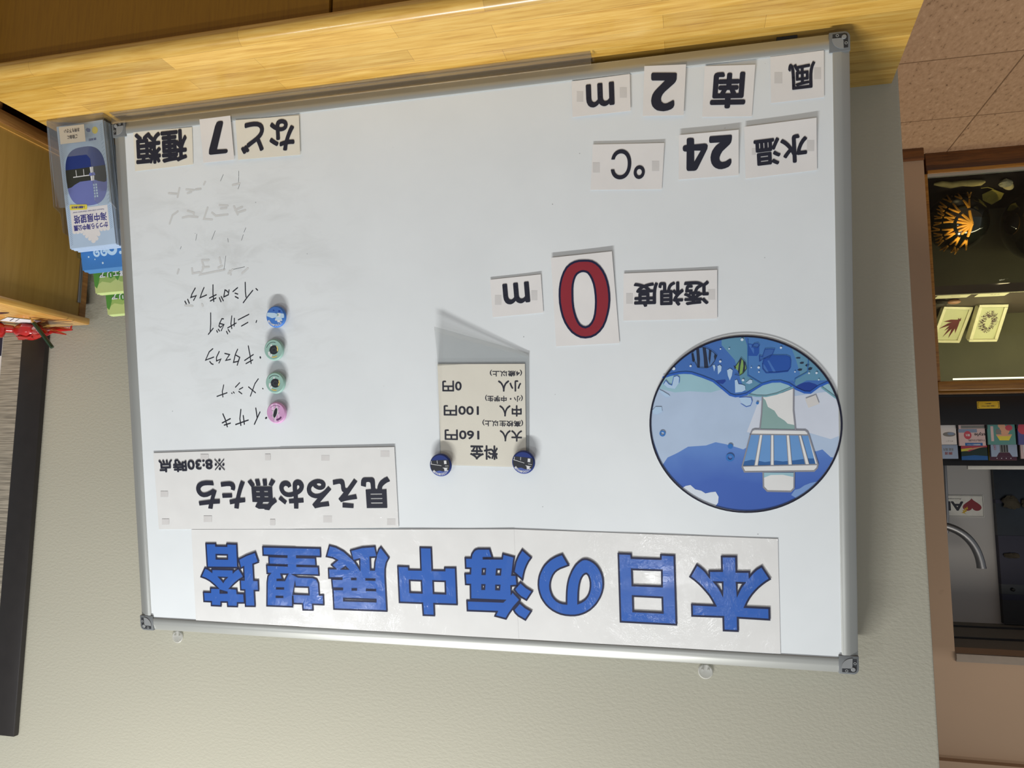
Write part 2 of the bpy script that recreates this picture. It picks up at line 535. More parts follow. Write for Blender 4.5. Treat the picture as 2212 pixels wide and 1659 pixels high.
    def lathe(self, prof, c=(0, 0, 0), n=32, mi=0):
        cx, cy, cz = c
        vs, fs = [], []
        for r, z in prof:
            vs += [(cx + r * math.cos(2 * PI * k / n), cy + r * math.sin(2 * PI * k / n), cz + z) for k in range(n)]
        for i in range(len(prof) - 1):
            fs += [(i * n + k, i * n + (k + 1) % n, (i + 1) * n + (k + 1) % n, (i + 1) * n + k) for k in range(n)]
        fs.append(tuple(range(n - 1, -1, -1)))
        fs.append(tuple((len(prof) - 1) * n + k for k in range(n)))
        return self.add(vs, fs, mi)

    def blob(self, c, r, n=16, m=10, mi=0, rough=0.0, seed=0.0):
        rx, ry, rz = r if isinstance(r, (tuple, list)) else (r, r, r)
        vs, fs = [], []
        for i in range(m + 1):
            ph = PI * i / m
            for k in range(n):
                t = 2 * PI * k / n
                d = Vector((math.sin(ph) * math.cos(t), math.sin(ph) * math.sin(t), math.cos(ph)))
                s = 1 + rough * noise.noise(d * 2.2 + Vector((seed, seed, seed)))
                vs.append((c[0] + d.x * rx * s, c[1] + d.y * ry * s, c[2] + d.z * rz * s))
        for i in range(m):
            fs += [(i * n + k, (i + 1) * n + k, (i + 1) * n + (k + 1) % n, i * n + (k + 1) % n) for k in range(n)]
        return self.add(vs, fs, mi)

    def sheet(self, q, wf, nu=4, nv=10, t=0.0004, mi=0):
        """card with thickness; q = UL, UR, LR, LL, wf(a, b) height with b=0 at the lower edge"""
        ul, ur, lr, ll = [Vector((p[0], p[1])) for p in q]
        idx = {}
        vs, fs = [], []
        for s in (0, 1):
            for j in range(nv + 1):
                b = j / nv
                for i in range(nu + 1):
                    a = i / nu
                    p = (ll * (1 - a) + lr * a) * (1 - b) + (ul * (1 - a) + ur * a) * b
                    idx[s, i, j] = len(vs)
                    vs.append((p.x, p.y, wf(p.x, p.y) - (t if s else 0)))
        for j in range(nv):
            for i in range(nu):
                fs.append((idx[0, i, j], idx[0, i + 1, j], idx[0, i + 1, j + 1], idx[0, i, j + 1]))
                fs.append((idx[1, i, j], idx[1, i, j + 1], idx[1, i + 1, j + 1], idx[1, i + 1, j]))
        for i in range(nu):
            fs.append((idx[1, i, 0], idx[1, i + 1, 0], idx[0, i + 1, 0], idx[0, i, 0]))
            fs.append((idx[0, i, nv], idx[0, i + 1, nv], idx[1, i + 1, nv], idx[1, i, nv]))
        for j in range(nv):
            fs.append((idx[0, 0, j], idx[0, 0, j + 1], idx[1, 0, j + 1], idx[1, 0, j]))
            fs.append((idx[1, nu, j], idx[1, nu, j + 1], idx[0, nu, j + 1], idx[0, nu, j]))
        return self.add(vs, fs, mi)

    def build(self, name, mats, root=None, o=(0, 0, 0), bevel=0.0, smooth=False, seg=2, F=None):
        me = bpy.data.meshes.new(name)
        ov = Vector(o)
        me.from_pydata([tuple(p - ov) for p in self.v], [], self.f)
        if not isinstance(mats, (list, tuple)):
            mats = [mats]
        for m in mats:
            me.materials.append(M[m] if isinstance(m, str) else m)
        for p, i in zip(me.polygons, self.mi):
            p.material_index = i
        if bevel or smooth:
            bm = bmesh.new()
            bm.from_mesh(me)
            bmesh.ops.remove_doubles(bm, verts=bm.verts, dist=1e-6)
            bmesh.ops.recalc_face_normals(bm, faces=bm.faces)
            if bevel:
                es = [e for e in bm.edges if len(e.link_faces) == 2 and e.calc_face_angle(0) > 0.5]
                bmesh.ops.bevel(bm, geom=es, offset=bevel, segments=seg, profile=0.5, affect='EDGES', clamp_overlap=True)
            bm.to_mesh(me)
            bm.free()
            for p in me.polygons:
                p.use_smooth = True
            me.set_sharp_from_angle(angle=math.radians(38))
        ob = bpy.data.objects.new(name, me)
        COL.objects.link(ob)
        if root is not None:
            ob.parent = root
        elif F is not None:
            ob.matrix_world = F @ Matrix.Translation(ov)
        return ob


class Thing:
    """an Empty at the thing's base (in frame F, at o) that parents its parts"""
    def __init__(self, name, label, cat, o=(0, 0, 0), F=WORLD, group=None):
        self.e = bpy.data.objects.new(name, None)
        self.e.empty_display_size = 0.02
        COL.objects.link(self.e)
        self.o = Vector(o)
        self.F = F
        self.e.matrix_world = F @ Matrix.Translation(self.o)
        self.e['label'] = label
        self.e['category'] = cat
        if group:
            self.e['group'] = group

    def part(self, mb, name, mats, parent=None, label=None, **kw):
        ob = mb.build(name, mats, parent or self.e, self.o, **kw)
        if label:
            ob['label'] = label
        return ob


def struct(mb, name, mats, **kw):
    ob = mb.build(name, mats, F=WORLD, **kw)
    ob['kind'] = 'structure'
    return ob


def copy_thing(t, o, label=None, group=None):
    r = t.e.copy()
    COL.objects.link(r)
    r.matrix_world = t.F @ Matrix.Translation(Vector(o))
    if label:
        r['label'] = label
    if group:
        r['group'] = group
    for ch in list(t.e.children):
        c = ch.copy()
        COL.objects.link(c)
        c.parent = r
        for g in list(ch.children):
            d = g.copy()
            COL.objects.link(d)
            d.parent = c
    return r


_TXT = {}


def glyphs(s, weight=0.0):
    """triangles of a line of text in the built-in font, normalised to a unit box"""
    key = (s, weight)
    if key not in _TXT:
        cu = bpy.data.curves.new('lettering', 'FONT')
        cu.body = s
        cu.dimensions = '2D'
        cu.offset = weight
        cu.resolution_u = 4
        ob = bpy.data.objects.new('lettering', cu)
        COL.objects.link(ob)
        dg = bpy.context.evaluated_depsgraph_get()
        me = bpy.data.meshes.new_from_object(ob.evaluated_get(dg))
        vs = [(v.co.x, v.co.y) for v in me.vertices]
        fs = [tuple(p.vertices) for p in me.polygons]
        bpy.data.objects.remove(ob)
        bpy.data.curves.remove(cu)
        bpy.data.meshes.remove(me)
        x0, x1 = min(v[0] for v in vs), max(v[0] for v in vs)
        y0, y1 = min(v[1] for v in vs), max(v[1] for v in vs)
        out = []
        for f in fs:
            a = sum(vs[f[i]][0] * vs[f[(i + 1) % len(f)]][1] - vs[f[(i + 1) % len(f)]][0] * vs[f[i]][1] for i in range(len(f)))
            out.append(f if a > 0 else tuple(reversed(f)))
        _TXT[key] = ([((x - x0) / (x1 - x0) - 0.5, (y - y0) / (y1 - y0) - 0.5) for x, y in vs], out, (x1 - x0) / max(y1 - y0, 1e-6))
    return _TXT[key]


def put_text(mb, s, cx, cy, w, h, rot=0.0, z=0.0, mi=0, weight=0.015, wf=None):
    """lettering fitted to a w x h box; extra weight by overprinting the line a hair to every side"""
    vs, fs, asp = glyphs(s)
    if h is None:
        h = w / asp
    if w is None:
        w = h * asp
    r = weight * min(h, w) if len(s) > 1 else weight * h
    c, sn = math.cos(rot), math.sin(rot)
    steps = [(0, 0)]
    if r > 0:
        steps += [(r * math.cos(k * PI / 4), r * math.sin(k * PI / 4)) for k in range(8)]
    for j, (dx, dy) in enumerate(steps):
        pts = []
        for x, y in vs:
            x = x * (w - 2 * r) + dx
            y = y * (h - 2 * r) + dy
            X, Y = cx + x * c - y * sn, cy + x * sn + y * c
            pts.append((X, Y, z + 0.000001 * j + (wf(X, Y) if wf else 0)))
        mb.add(pts, fs, mi)
    return mb


def arc_text(mb, s, r, a0, a1, h, z, mi=0, weight=0.02, top=True, cx=0, cy=0):
    n = len(s)
    for i, chr_ in enumerate(s):
        t = math.radians(a0 + (a1 - a0) * i / max(n - 1, 1))
        put_text(mb, chr_, cx + r * math.cos(t), cy + r * math.sin(t), h, h, t - PI / 2 if top else t + PI / 2, z, mi, weight)
    return mb


def clip_circle(pts, cx, cy, r, n=96):
    """Sutherland-Hodgman against a circle drawn as a convex polygon"""
    cl = [(cx + r * math.cos(2 * PI * i / n), cy + r * math.sin(2 * PI * i / n)) for i in range(n)]
    out = list(pts)
    for i in range(n):
        a, b = cl[i], cl[(i + 1) % n]
        inp, out = out, []
        if not inp:
            return []
        def side(p):
            return (b[0] - a[0]) * (p[1] - a[1]) - (b[1] - a[1]) * (p[0] - a[0])
        s = inp[-1]
        for e in inp:
            se, ss = side(e), side(s)
            if se >= 0:
                if ss < 0:
                    k = ss / (ss - se)
                    out.append((s[0] + (e[0] - s[0]) * k, s[1] + (e[1] - s[1]) * k))
                out.append(e)
            elif ss >= 0:
                k = ss / (ss - se)
                out.append((s[0] + (e[0] - s[0]) * k, s[1] + (e[1] - s[1]) * k))
            s = e
    return out


def mm(c):
    return [(a / 10000.0, b / 10000.0) for a, b in c]

# ------------------------------------------------------------------ outlines on the board, in tenths of a millimetre from its lower left corner
TITLE=[[[(10563,7432),(10369,7427),(10367,7469),(10151,7466),(10148,7424),(9953,7426),(9954,7840),(10560,7854)],[(10369,7623),(10148,7621),(10150,7694),(10371,7697)]],[[(10608,7865),(10543,7888),(10476,7932),(10473,7885),(10049,7878),(10049,7924),(10012,7890),(9940,7850),(9846,7995),(9957,8059),(10054,8134),(10138,8212),(9998,8215),(9993,8294),(9863,8293),(9858,8455),(9996,8462),(10002,8527),(10194,8531),(10196,8456),(10321,8460),(10325,8532),(10517,8532),(10515,8465),(10663,8465),(10664,8299),(10522,8296),(10518,8220),(10364,8219),(10431,8161),(10522,8093),(10605,8054),(10697,8027)],[(10338,8021),(10178,8021),(10227,8061),(10258,8104),(10284,8071)],[(10325,8254),(10193,8282),(10194,8294),(10328,8300)]],[[(9931,7691),(9774,7616),(9601,7556),(9546,7728),(9656,7769),(9656,8049),(9570,8048),(9571,8226),(9657,8230),(9656,8506),(9843,8513),(9841,8229),(9920,8228),(9921,8053),(9845,8050),(9841,7823),(9903,7850)]],[[(9451,7459),(8366,7451),(8367,7595),(8813,7600),(8814,7624),(8465,7619),(8460,7756),(8816,7760),(8817,7775),(8419,7770),(8414,7914),(8908,7919),(8808,7960),(8536,7957),(8462,7984),(8429,8052),(8425,8253),(8350,8250),(8351,8416),(8559,8419),(8556,8518),(8743,8523),(8747,8419),(8917,8423),(8924,8284),(8934,8480),(9427,8486),(9400,8073),(9378,7967),(9334,7920),(9392,7919),(9394,7775),(9002,7775),(9001,7760),(9345,7760),(9344,7624),(9000,7625),(8999,7606),(9452,7604)],[(9127,7924),(9000,7920),(9063,8029),(9206,8032),(9205,8017),(9102,8009)],[(9223,8166),(9093,8163),(9094,8177),(9223,8180)],[(9237,8313),(9115,8310),(9115,8323),(9238,8326)],[(8869,8039),(8869,8131),(8619,8128),(8616,8256),(8916,8260)]],[[(8198,7400),(8080,7424),(7946,7488),(7840,7574),(7781,7629),(7818,7474),(7607,7415),(7377,7394),(7353,7538),(7313,7444),(7271,7401),(7134,7575),(7184,7658),(7212,7768),(7218,7903),(7212,8470),(8168,8482),(8170,8148),(7995,8141),(7994,8121),(8176,8125),(8184,7972),(7996,7966),(7995,7947),(8234,7956),(8234,7794),(8102,7793),(8177,7730),(8067,7647),(8144,7609),(8263,7590)],[(7997,7796),(7922,7752),(7878,7792)],[(7760,7644),(7659,7615),(7662,7793),(7703,7726)],[(7469,7579),(7361,7570),(7389,7657),(7404,7788),(7470,7790)],[(7817,7947),(7742,7944),(7742,7961),(7818,7964)],[(7559,7945),(7402,7943),(7403,7959),(7560,7960)],[(7816,8123),(7741,8120),(7742,8137),(7817,8140)],[(7558,8120),(7398,8118),(7399,8134),(7559,8136)],[(7979,8291),(7400,8285),(7401,8321),(7981,8331)]],[[(6585,7388),(6393,7387),(6392,7759),(6179,7754),(6177,7707),(5993,7702),(5991,8303),(6384,8309),(6384,8504),(6576,8507),(6583,8309),(6983,8313),(6986,7711),(6799,7710),(6796,7763),(6586,7759)],[(6791,7938),(6587,7938),(6585,8138),(6791,8140)],[(6385,7934),(6178,7932),(6179,8136),(6385,8137)]],[[(5824,7536),(5726,7535),(5712,7473),(5673,7417),(5644,7396),(5603,7383),(5413,7378),(5374,7520),(5521,7526),(5521,7540),(5214,7531),(5199,7452),(5014,7495),(5062,7786),(4992,7787),(4982,7951),(5082,7963),(5086,8088),(5063,8052),(4942,8180),(5050,8299),(5133,8413),(5184,8498),(5364,8460),(5329,8389),(5820,8395),(5822,8232),(5223,8224),(5194,8199),(5760,8205),(5755,7968),(5833,7968),(5838,7795),(5748,7790),(5741,7704),(5823,7703)],[(5542,7705),(5497,7703),(5505,7790),(5549,7792)],[(5306,7704),(5242,7702),(5253,7789),(5318,7791)],[(5560,7966),(5517,7965),(5523,8032),(5562,8034)],[(5330,7965),(5269,7964),(5278,8030),(5332,8030)]],[[(4882,7376),(4740,7499),(4787,7562),(4821,7625),(4855,7704),(4877,7783),(4892,7857),(5030,7738),(4993,7576),(4946,7473)]],[[(4929,7898),(4841,7976),(4740,8034),(4840,8179),(4933,8129),(4987,8080),(5033,8016)]],[[(4952,8227),(4867,8298),(4767,8352),(4868,8498),(4983,8437),(5029,8392),(5055,8346)]],[[(4246,7429),(4151,7599),(4283,7652),(4336,7684),(4371,7715),(4407,7765),(4431,7819),(4449,7879),(4457,7932),(4455,7992),(4442,8044),(4425,8093),(4396,8133),(4359,8169),(4315,8193),(4263,8207),(4203,8210),(4200,8109),(4193,8011),(4184,7936),(4170,7868),(4154,7808),(4129,7747),(4104,7691),(4074,7641),(4043,7595),(4005,7557),(3971,7528),(3937,7506),(3900,7496),(3863,7497),(3816,7512),(3769,7538),(3726,7573),(3691,7617),(3660,7671),(3636,7736),(3625,7803),(3622,7876),(3629,7943),(3647,8011),(3673,8075),(3706,8132),(3744,8189),(3790,8240),(3842,8287),(3903,8327),(3955,8352),(4015,8373),(4082,8387),(4149,8391),(4224,8388),(4298,8376),(4362,8353),(4424,8322),(4480,8282),(4527,8237),(4567,8182),(4600,8127),(4622,8060),(4637,7992),(4641,7925),(4636,7857),(4623,7792),(4602,7735),(4569,7670),(4530,7612),(4484,7564),(4436,7522),(4390,7493),(4344,7467),(4295,7447)],[(4021,8194),(4020,8131),(4017,8079),(4013,8019),(4006,7966),(3994,7895),(3976,7831),(3956,7786),(3929,7747),(3903,7726),(3877,7719),(3857,7734),(3841,7759),(3827,7804),(3819,7855),(3820,7914),(3829,7974),(3844,8026),(3866,8072),(3894,8112),(3927,8142),(3972,8172)]],[[(3378,7392),(3188,7394),(3182,7456),(2744,7457),(2741,7392),(2543,7395),(2538,8451),(3374,8449)],[(3182,7630),(2733,7629),(2736,7876),(3179,7879)],[(3179,8042),(2736,8044),(2735,8279),(3178,8279)]],[[(1859,7390),(1654,7386),(1655,7613),(1472,7608),(1473,7685),(1428,7624),(1371,7567),(1298,7519),(1185,7702),(1245,7743),(1297,7785),(1350,7834),(1395,7883),(1441,7940),(1479,7997),(1514,8062),(1546,8135),(1204,8135),(1204,8306),(1650,8299),(1650,8500),(1854,8502),(1855,8298),(2304,8304),(2305,8131),(1964,8133),(1986,8088),(2008,8045),(2045,7983),(2089,7928),(2142,7866),(2194,7812),(2254,7759),(2321,7711),(2217,7525),(2169,7559),(2128,7594),(2100,7623),(2076,7656),(2040,7710),(2044,7615),(1858,7608)],[(1973,7780),(1854,7777),(1855,7982),(1876,7919),(1905,7865),(1938,7818)],[(1655,7775),(1546,7775),(1577,7816),(1604,7860),(1631,7917),(1651,7973)]]]
FISH=[[[(10362,6327),(10345,6406),(10417,6402),(10467,6402),(10517,6406),(10557,6414),(10594,6435),(10615,6463),(10619,6490),(10608,6512),(10589,6529),(10565,6538),(10524,6535),(10484,6524),(10427,6499),(10371,6468),(10295,6504),(10354,6650),(10244,6645),(10245,6722),(10378,6730),(10396,6819),(10483,6809),(10462,6740),(10653,6763),(10666,6690),(10434,6660),(10402,6572),(10443,6590),(10489,6608),(10559,6615),(10604,6605),(10638,6588),(10668,6560),(10689,6526),(10700,6491),(10702,6455),(10692,6418),(10671,6384),(10636,6358),(10593,6339),(10542,6329),(10492,6323)]],[[(9811,6315),(9735,6351),(9796,6482),(9847,6622),(9748,6616),(9746,6690),(9864,6705),(9882,6808),(9967,6797),(9956,6718),(10045,6734),(10055,6658),(9928,6630),(9890,6509),(9849,6395)]],[[(10210,6352),(10126,6340),(10037,6334),(9993,6341),(9960,6357),(9939,6383),(9928,6413),(9928,6457),(9946,6494),(10015,6471),(10008,6440),(10016,6424),(10031,6414),(10091,6415),(10202,6429)]],[[(10192,6547),(9999,6541),(9996,6613),(10186,6622)]],[[(9685,6333),(9617,6293),(9543,6394),(9583,6419),(9218,6415),(9218,6627),(9181,6605),(9139,6678),(9186,6709),(9236,6748),(9293,6823),(9383,6814),(9387,6800),(9491,6802),(9562,6768),(9511,6687),(9608,6684),(9615,6426)],[(9532,6496),(9457,6496),(9459,6519),(9533,6520)],[(9376,6493),(9301,6492),(9302,6516),(9377,6516)],[(9530,6585),(9456,6584),(9457,6607),(9531,6608)],[(9376,6583),(9299,6582),(9300,6605),(9377,6606)],[(9400,6684),(9278,6680),(9321,6721),(9427,6722)]],[[(9540,6295),(9460,6288),(9436,6402),(9515,6408)]],[[(9395,6289),(9314,6285),(9311,6401),(9385,6404)]],[[(9225,6279),(9149,6327),(9213,6411),(9286,6386)]],[[(8853,6406),(8914,6435),(8919,6417),(8932,6407),(8959,6399),(8982,6408),(8994,6423),(9002,6443),(8999,6463),(8991,6483),(8975,6498),(8949,6511),(8916,6517),(8872,6512),(8829,6501),(8829,6426),(8826,6366),(8816,6338),(8796,6316),(8771,6299),(8740,6291),(8707,6294),(8675,6305),(8646,6330),(8629,6360),(8619,6394),(8621,6424),(8634,6462),(8657,6494),(8691,6523),(8740,6550),(8743,6610),(8641,6604),(8637,6681),(8736,6690),(8743,6788),(8822,6786),(8821,6696),(8909,6702),(8916,6627),(8820,6616),(8820,6578),(8859,6589),(8898,6592),(8942,6590),(8985,6578),(9023,6553),(9054,6519),(9074,6481),(9083,6439),(9080,6406),(9069,6378),(9048,6350),(9022,6328),(8993,6316),(8960,6312),(8927,6315),(8900,6327),(8879,6344),(8864,6367)],[(8749,6470),(8750,6435),(8748,6406),(8736,6389),(8723,6385),(8708,6395),(8702,6410),(8705,6427),(8715,6445)]],[[(9065,6574),(8948,6663),(8987,6721),(9110,6630)]],[[(8170,6398),(8116,6454),(8341,6679),(8179,6655),(8165,6734),(8307,6750),(8433,6777),(8480,6713),(8375,6605),(8408,6606),(8440,6601),(8481,6590),(8514,6572),(8543,6546),(8560,6513),(8567,6479),(8568,6444),(8558,6409),(8542,6374),(8516,6344),(8480,6319),(8441,6299),(8403,6287),(8365,6281),(8327,6283),(8293,6290),(8263,6302),(8239,6322),(8223,6347),(8217,6373),(8220,6401),(8231,6423),(8249,6441),(8280,6456),(8314,6463),(8347,6461),(8379,6452),(8408,6438),(8431,6423),(8451,6398),(8472,6415),(8484,6433),(8489,6458),(8488,6483),(8471,6505),(8447,6522),(8420,6532),(8388,6533),(8345,6527),(8306,6510),(8273,6490),(8239,6465)],[(8383,6368),(8368,6357),(8347,6352),(8323,6353),(8304,6360),(8297,6372),(8297,6382),(8311,6396),(8333,6400),(8354,6397),(8370,6387)]],[[(8083,6296),(8011,6283),(7942,6276),(7916,6279),(7895,6290),(7878,6311),(7871,6339),(7866,6378),(7862,6422),(7854,6430),(7838,6432),(7822,6422),(7805,6402),(7697,6269),(7638,6316),(7828,6559),(7674,6528),(7657,6608),(7731,6617),(7800,6628),(7875,6643),(7950,6666),(7995,6610),(7894,6501),(7910,6491),(7925,6477),(7932,6452),(7937,6428),(7937,6393),(7941,6369),(7951,6359),(7967,6354),(8021,6365),(8080,6377)]],[[(7924,6673),(7724,6690),(7730,6762),(7928,6754)]],[[(7578,6385),(7576,6341),(7569,6297),(7552,6268),(7530,6253),(7504,6248),(7374,6246),(7349,6257),(7334,6276),(7327,6310),(7325,6432),(7310,6443),(7289,6436),(7286,6402),(7276,6373),(7253,6329),(7221,6295),(7168,6258),(7107,6231),(7059,6308),(7114,6329),(7162,6362),(7189,6387),(7203,6411),(7207,6445),(7129,6439),(7128,6749),(7491,6757),(7498,6451),(7401,6442),(7405,6364),(7409,6335),(7429,6321),(7460,6321),(7476,6326),(7484,6338),(7490,6406)],[(7415,6518),(7210,6513),(7211,6532),(7416,6537)],[(7412,6592),(7207,6587),(7208,6606),(7413,6611)],[(7412,6664),(7206,6660),(7207,6680),(7413,6685)]]]
D2=[[[(2691,263),(2669,261),(2354,299),(2337,312),(2337,334),(2342,398),(2357,428),(2379,451),(2511,551),(2543,584),(2563,618),(2571,653),(2565,687),(2536,715),(2515,721),(2486,720),(2443,703),(2406,686),(2389,690),(2383,706),(2383,760),(2399,792),(2431,813),(2482,826),(2539,830),(2589,820),(2632,806),(2668,777),(2696,741),(2709,700),(2713,659),(2706,616),(2692,574),(2662,531),(2625,495),(2507,393),(2687,372),(2701,359),(2704,334),(2702,284)]]]
D7=[[[(9911,223),(9874,210),(9826,211),(9798,222),(9793,250),(9808,301),(9938,676),(9758,686),(9737,701),(9734,726),(9747,746),(9774,754),(10068,752),(10094,739),(10097,713),(10089,661),(10009,448),(9951,286)]]]
D24=[[[(2220,1268),(2206,1253),(2170,1251),(2131,1258),(2117,1274),(2116,1350),(1968,1350),(1940,1360),(1926,1387),(1934,1432),(2074,1693),(2096,1717),(2124,1723),(2210,1718),(2228,1705),(2233,1679),(2225,1441),(2257,1435),(2275,1421),(2280,1385),(2272,1359),(2251,1349),(2222,1347)],[(2118,1436),(2026,1445),(2121,1595)]],[[(1892,1257),(1606,1264),(1591,1274),(1589,1297),(1594,1344),(1604,1374),(1623,1398),(1722,1481),(1748,1522),(1765,1563),(1767,1591),(1760,1614),(1745,1628),(1725,1634),(1683,1628),(1627,1597),(1610,1600),(1602,1614),(1603,1656),(1618,1687),(1643,1710),(1692,1727),(1741,1734),(1783,1728),(1825,1708),(1856,1679),(1879,1638),(1889,1594),(1891,1551),(1883,1509),(1868,1467),(1842,1430),(1811,1394),(1754,1356),(1887,1351),(1902,1343),(1907,1320),(1903,1275)]]]
D0=[[[(3766,2924),(3706,2929),(3647,2943),(3590,2977),(3539,3026),(3494,3091),(3458,3166),(3430,3256),(3412,3355),(3405,3448),(3405,3542),(3417,3646),(3440,3744),(3472,3844),(3513,3928),(3567,3994),(3628,4043),(3701,4074),(3784,4083),(3856,4072),(3921,4040),(3986,3991),(4039,3923),(4086,3842),(4121,3747),(4144,3646),(4158,3539),(4160,3436),(4155,3333),(4140,3244),(4117,3163),(4083,3084),(4037,3013),(3980,2965),(3913,2935),(3844,2923)],[(3780,3080),(3742,3090),(3712,3109),(3682,3150),(3655,3206),(3631,3279),(3617,3361),(3609,3455),(3608,3549),(3615,3645),(3628,3735),(3650,3811),(3683,3869),(3725,3912),(3779,3930),(3824,3917),(3864,3887),(3896,3836),(3922,3773),(3942,3699),(3957,3617),(3964,3523),(3963,3428),(3961,3346),(3953,3275),(3935,3204),(3911,3149),(3882,3113),(3849,3093),(3814,3081)]]]
HW={'fugu':[[(9352,3047),(9323,3075)],[(9606,3271),(9512,3170),(9415,3074)],[(9551,2931),(9556,3086),(9548,3180)],[(9701,3013),(9793,3074)],[(9755,3103),(9703,3122)],[(9754,3162),(9698,3192)],[(9867,3043),(9885,3124),(9975,3155),(9946,3039),(9916,3052),(9895,3077)],[(10061,3166),(10034,3234)],[(10024,3148),(9988,3221)],[(10173,2940),(10182,3093),(10174,3224)],[(10254,3161),(10120,3111)],[(10239,3212),(10128,3167)],[(10351,2978),(10397,3059),(10438,3147),(10309,3106)],[(10523,2977),(10593,3072),(10620,3134),(10513,3108),(10568,3184)],[(10742,3192),(10717,3237)],[(10685,3163),(10657,3232)]],'niza':[[(9369,3585),(9382,3616)],[(9719,3558),(9511,3474)],[(9663,3666),(9537,3609)],[(9839,3487),(9864,3619),(9851,3702)],[(9792,3528),(9804,3661)],[(9930,3687),(9762,3611)],[(9956,3745),(9936,3789)],[(9923,3715),(9894,3759)],[(10002,3530),(10033,3525),(10077,3594),(10098,3648),(10073,3673),(9998,3629),(10058,3729)],[(10086,3602),(9998,3629)],[(10147,3725),(10131,3754)],[(10115,3703),(10090,3735)],[(10246,3417),(10256,3602),(10275,3744)],[(10313,3782),(10212,3683)]],'kita':[[(9335,4206),(9332,4218)],[(9552,4009),(9529,4157),(9514,4309)],[(9635,4253),(9465,4159)],[(9612,4308),(9480,4249)],[(9759,4059),(9806,4139),(9852,4280),(9759,4264),(9726,4198),(9797,4158)],[(9726,4198),(9783,4330)],[(10011,4122),(9920,4144),(10001,4242),(9908,4226)],[(10117,4085),(10178,4184),(10181,4246),(10092,4216),(10134,4281)],[(10240,4033),(10314,4084),(10394,4225),(10232,4178)],[(10313,4252),(10282,4291),(10250,4302)]],'meji':[[(9318,4737),(9312,4747)],[(9392,4574),(9460,4653),(9559,4865)],[(9586,4707),(9458,4810)],[(9838,4706),(9753,4632)],[(9765,4746),(9697,4714)],[(9778,4780),(9721,4822)],[(9917,4805),(9909,4813)],[(9883,4787),(9868,4806)],[(10064,4663),(10097,4773),(10092,4869)],[(10206,4857),(10006,4799)]],'isaki':[[(9286,5246),(9273,5239)],[(9467,5072),(9450,5234)],[(9391,5140),(9509,5348)],[(9755,5091),(9783,5249),(9770,5365)],[(9715,5197),(9702,5346)],[(9870,5349),(9623,5275)],[(10109,5163),(10066,5265),(10035,5386)],[(10129,5318),(9969,5247)],[(10093,5357),(9971,5324)]]}
FAINT=[[(9569,1060),(9574,1149)],[(9865,1092),(9925,1196)],[(9565,1286),(9597,1356)],[(10077,2027),(10152,2170)],[(9487,2016),(9526,2087)],[(9541,2128),(9582,2220)],[(9843,2170),(9835,2234)],[(9765,2699),(9547,2669)],[(10435,2055),(10466,2160)],[(10757,2248),(10779,2290)],[(9574,1159),(9584,1242)],[(9896,2464),(9946,2695)]]
SMEAR=[[(10964,1839),(10898,1699),(10789,1643)],[(10701,1757),(10577,1745),(10405,1769)],[(10595,1647),(10474,1689),(10478,1752)],[(10200,1624),(10285,1810),(10127,1832)],[(10120,1716),(10050,1774),(9820,1770)],[(9968,1600),(9812,1623)],[(9947,1659),(9838,1659)],[(9693,1643),(9629,1785)],[(9672,1708),(9539,1665)],[(9627,1753),(9482,1722)],[(10732,1251),(10779,1397)],[(10949,1319),(10788,1343)],[(10598,1284),(10451,1307)],[(10577,1349),(10502,1334)],[(10414,1299),(10315,1297)],[(10223,1188),(10250,1228)],[(9696,1285),(9564,1269)],[(10569,2637),(10562,2723),(10425,2710)],[(10364,2520),(10333,2629),(10415,2753),(9934,2695)],[(10363,2509),(10233,2511)],[(10358,2628),(10235,2631)],[(10019,2488),(10001,2585)],[(10053,2656),(9979,2629)],[(9865,2763),(9777,2705)],[(9601,2778),(9489,2700)],[(9839,2722),(9818,2787)],[(10744,3265),(10596,3283)],[(10408,3259),(10393,3293)],[(10860,2706),(10831,2643)]]
CARD={'kaze':[(344,862),(1045,868),(1047,228),(340,226)],'minami':[(1310,1025),(1994,960),(1943,252),(1251,315)],'two':[(2255,914),(2840,864),(2797,149),(2203,197)],'m_wind':[(3013,769),(3878,769),(3877,241),(3011,235)],'suion':[(451,1859),(1412,1895),(1418,1169),(453,1143)],'n24':[(1504,1837),(2348,1828),(2329,1195),(1495,1204)],'degc':[(2592,1946),(3643,1869),(3588,1203),(2539,1284)],'m_vis':[(4421,3673),(5232,3712),(5252,3126),(4443,3089)],'zero':[(3271,4184),(4241,4201),(4276,2848),(3346,2810)],'toshi':[(1846,3878),(3206,3852),(3184,3148),(1834,3173)],'nado':[(8401,904),(9554,879),(9564,222),(8391,267)],'seven':[(9620,873),(10216,871),(10246,140),(9650,140)],'shurui':[(10430,873),(11594,886),(11587,205),(10412,250)],'fish1':[(9009,7140),(11514,7203),(11537,5836),(9038,5770)],'fish2':[(6943,7072),(9009,7140),(9038,5770),(6960,5743)],'title1':[(8841,8819),(10856,8817),(10849,7192),(8826,7146)],'title2':[(4990,8816),(8841,8819),(8826,7146),(5006,7056)],'title3':[(1057,8809),(4990,8816),(5006,7056),(1065,7110)],'price':[(4773,6072),(6172,6037),(6170,4417),(4740,4454)],'sleeve':[(4726,6076),(6189,6040),(6157,3821),(4672,4290)]}
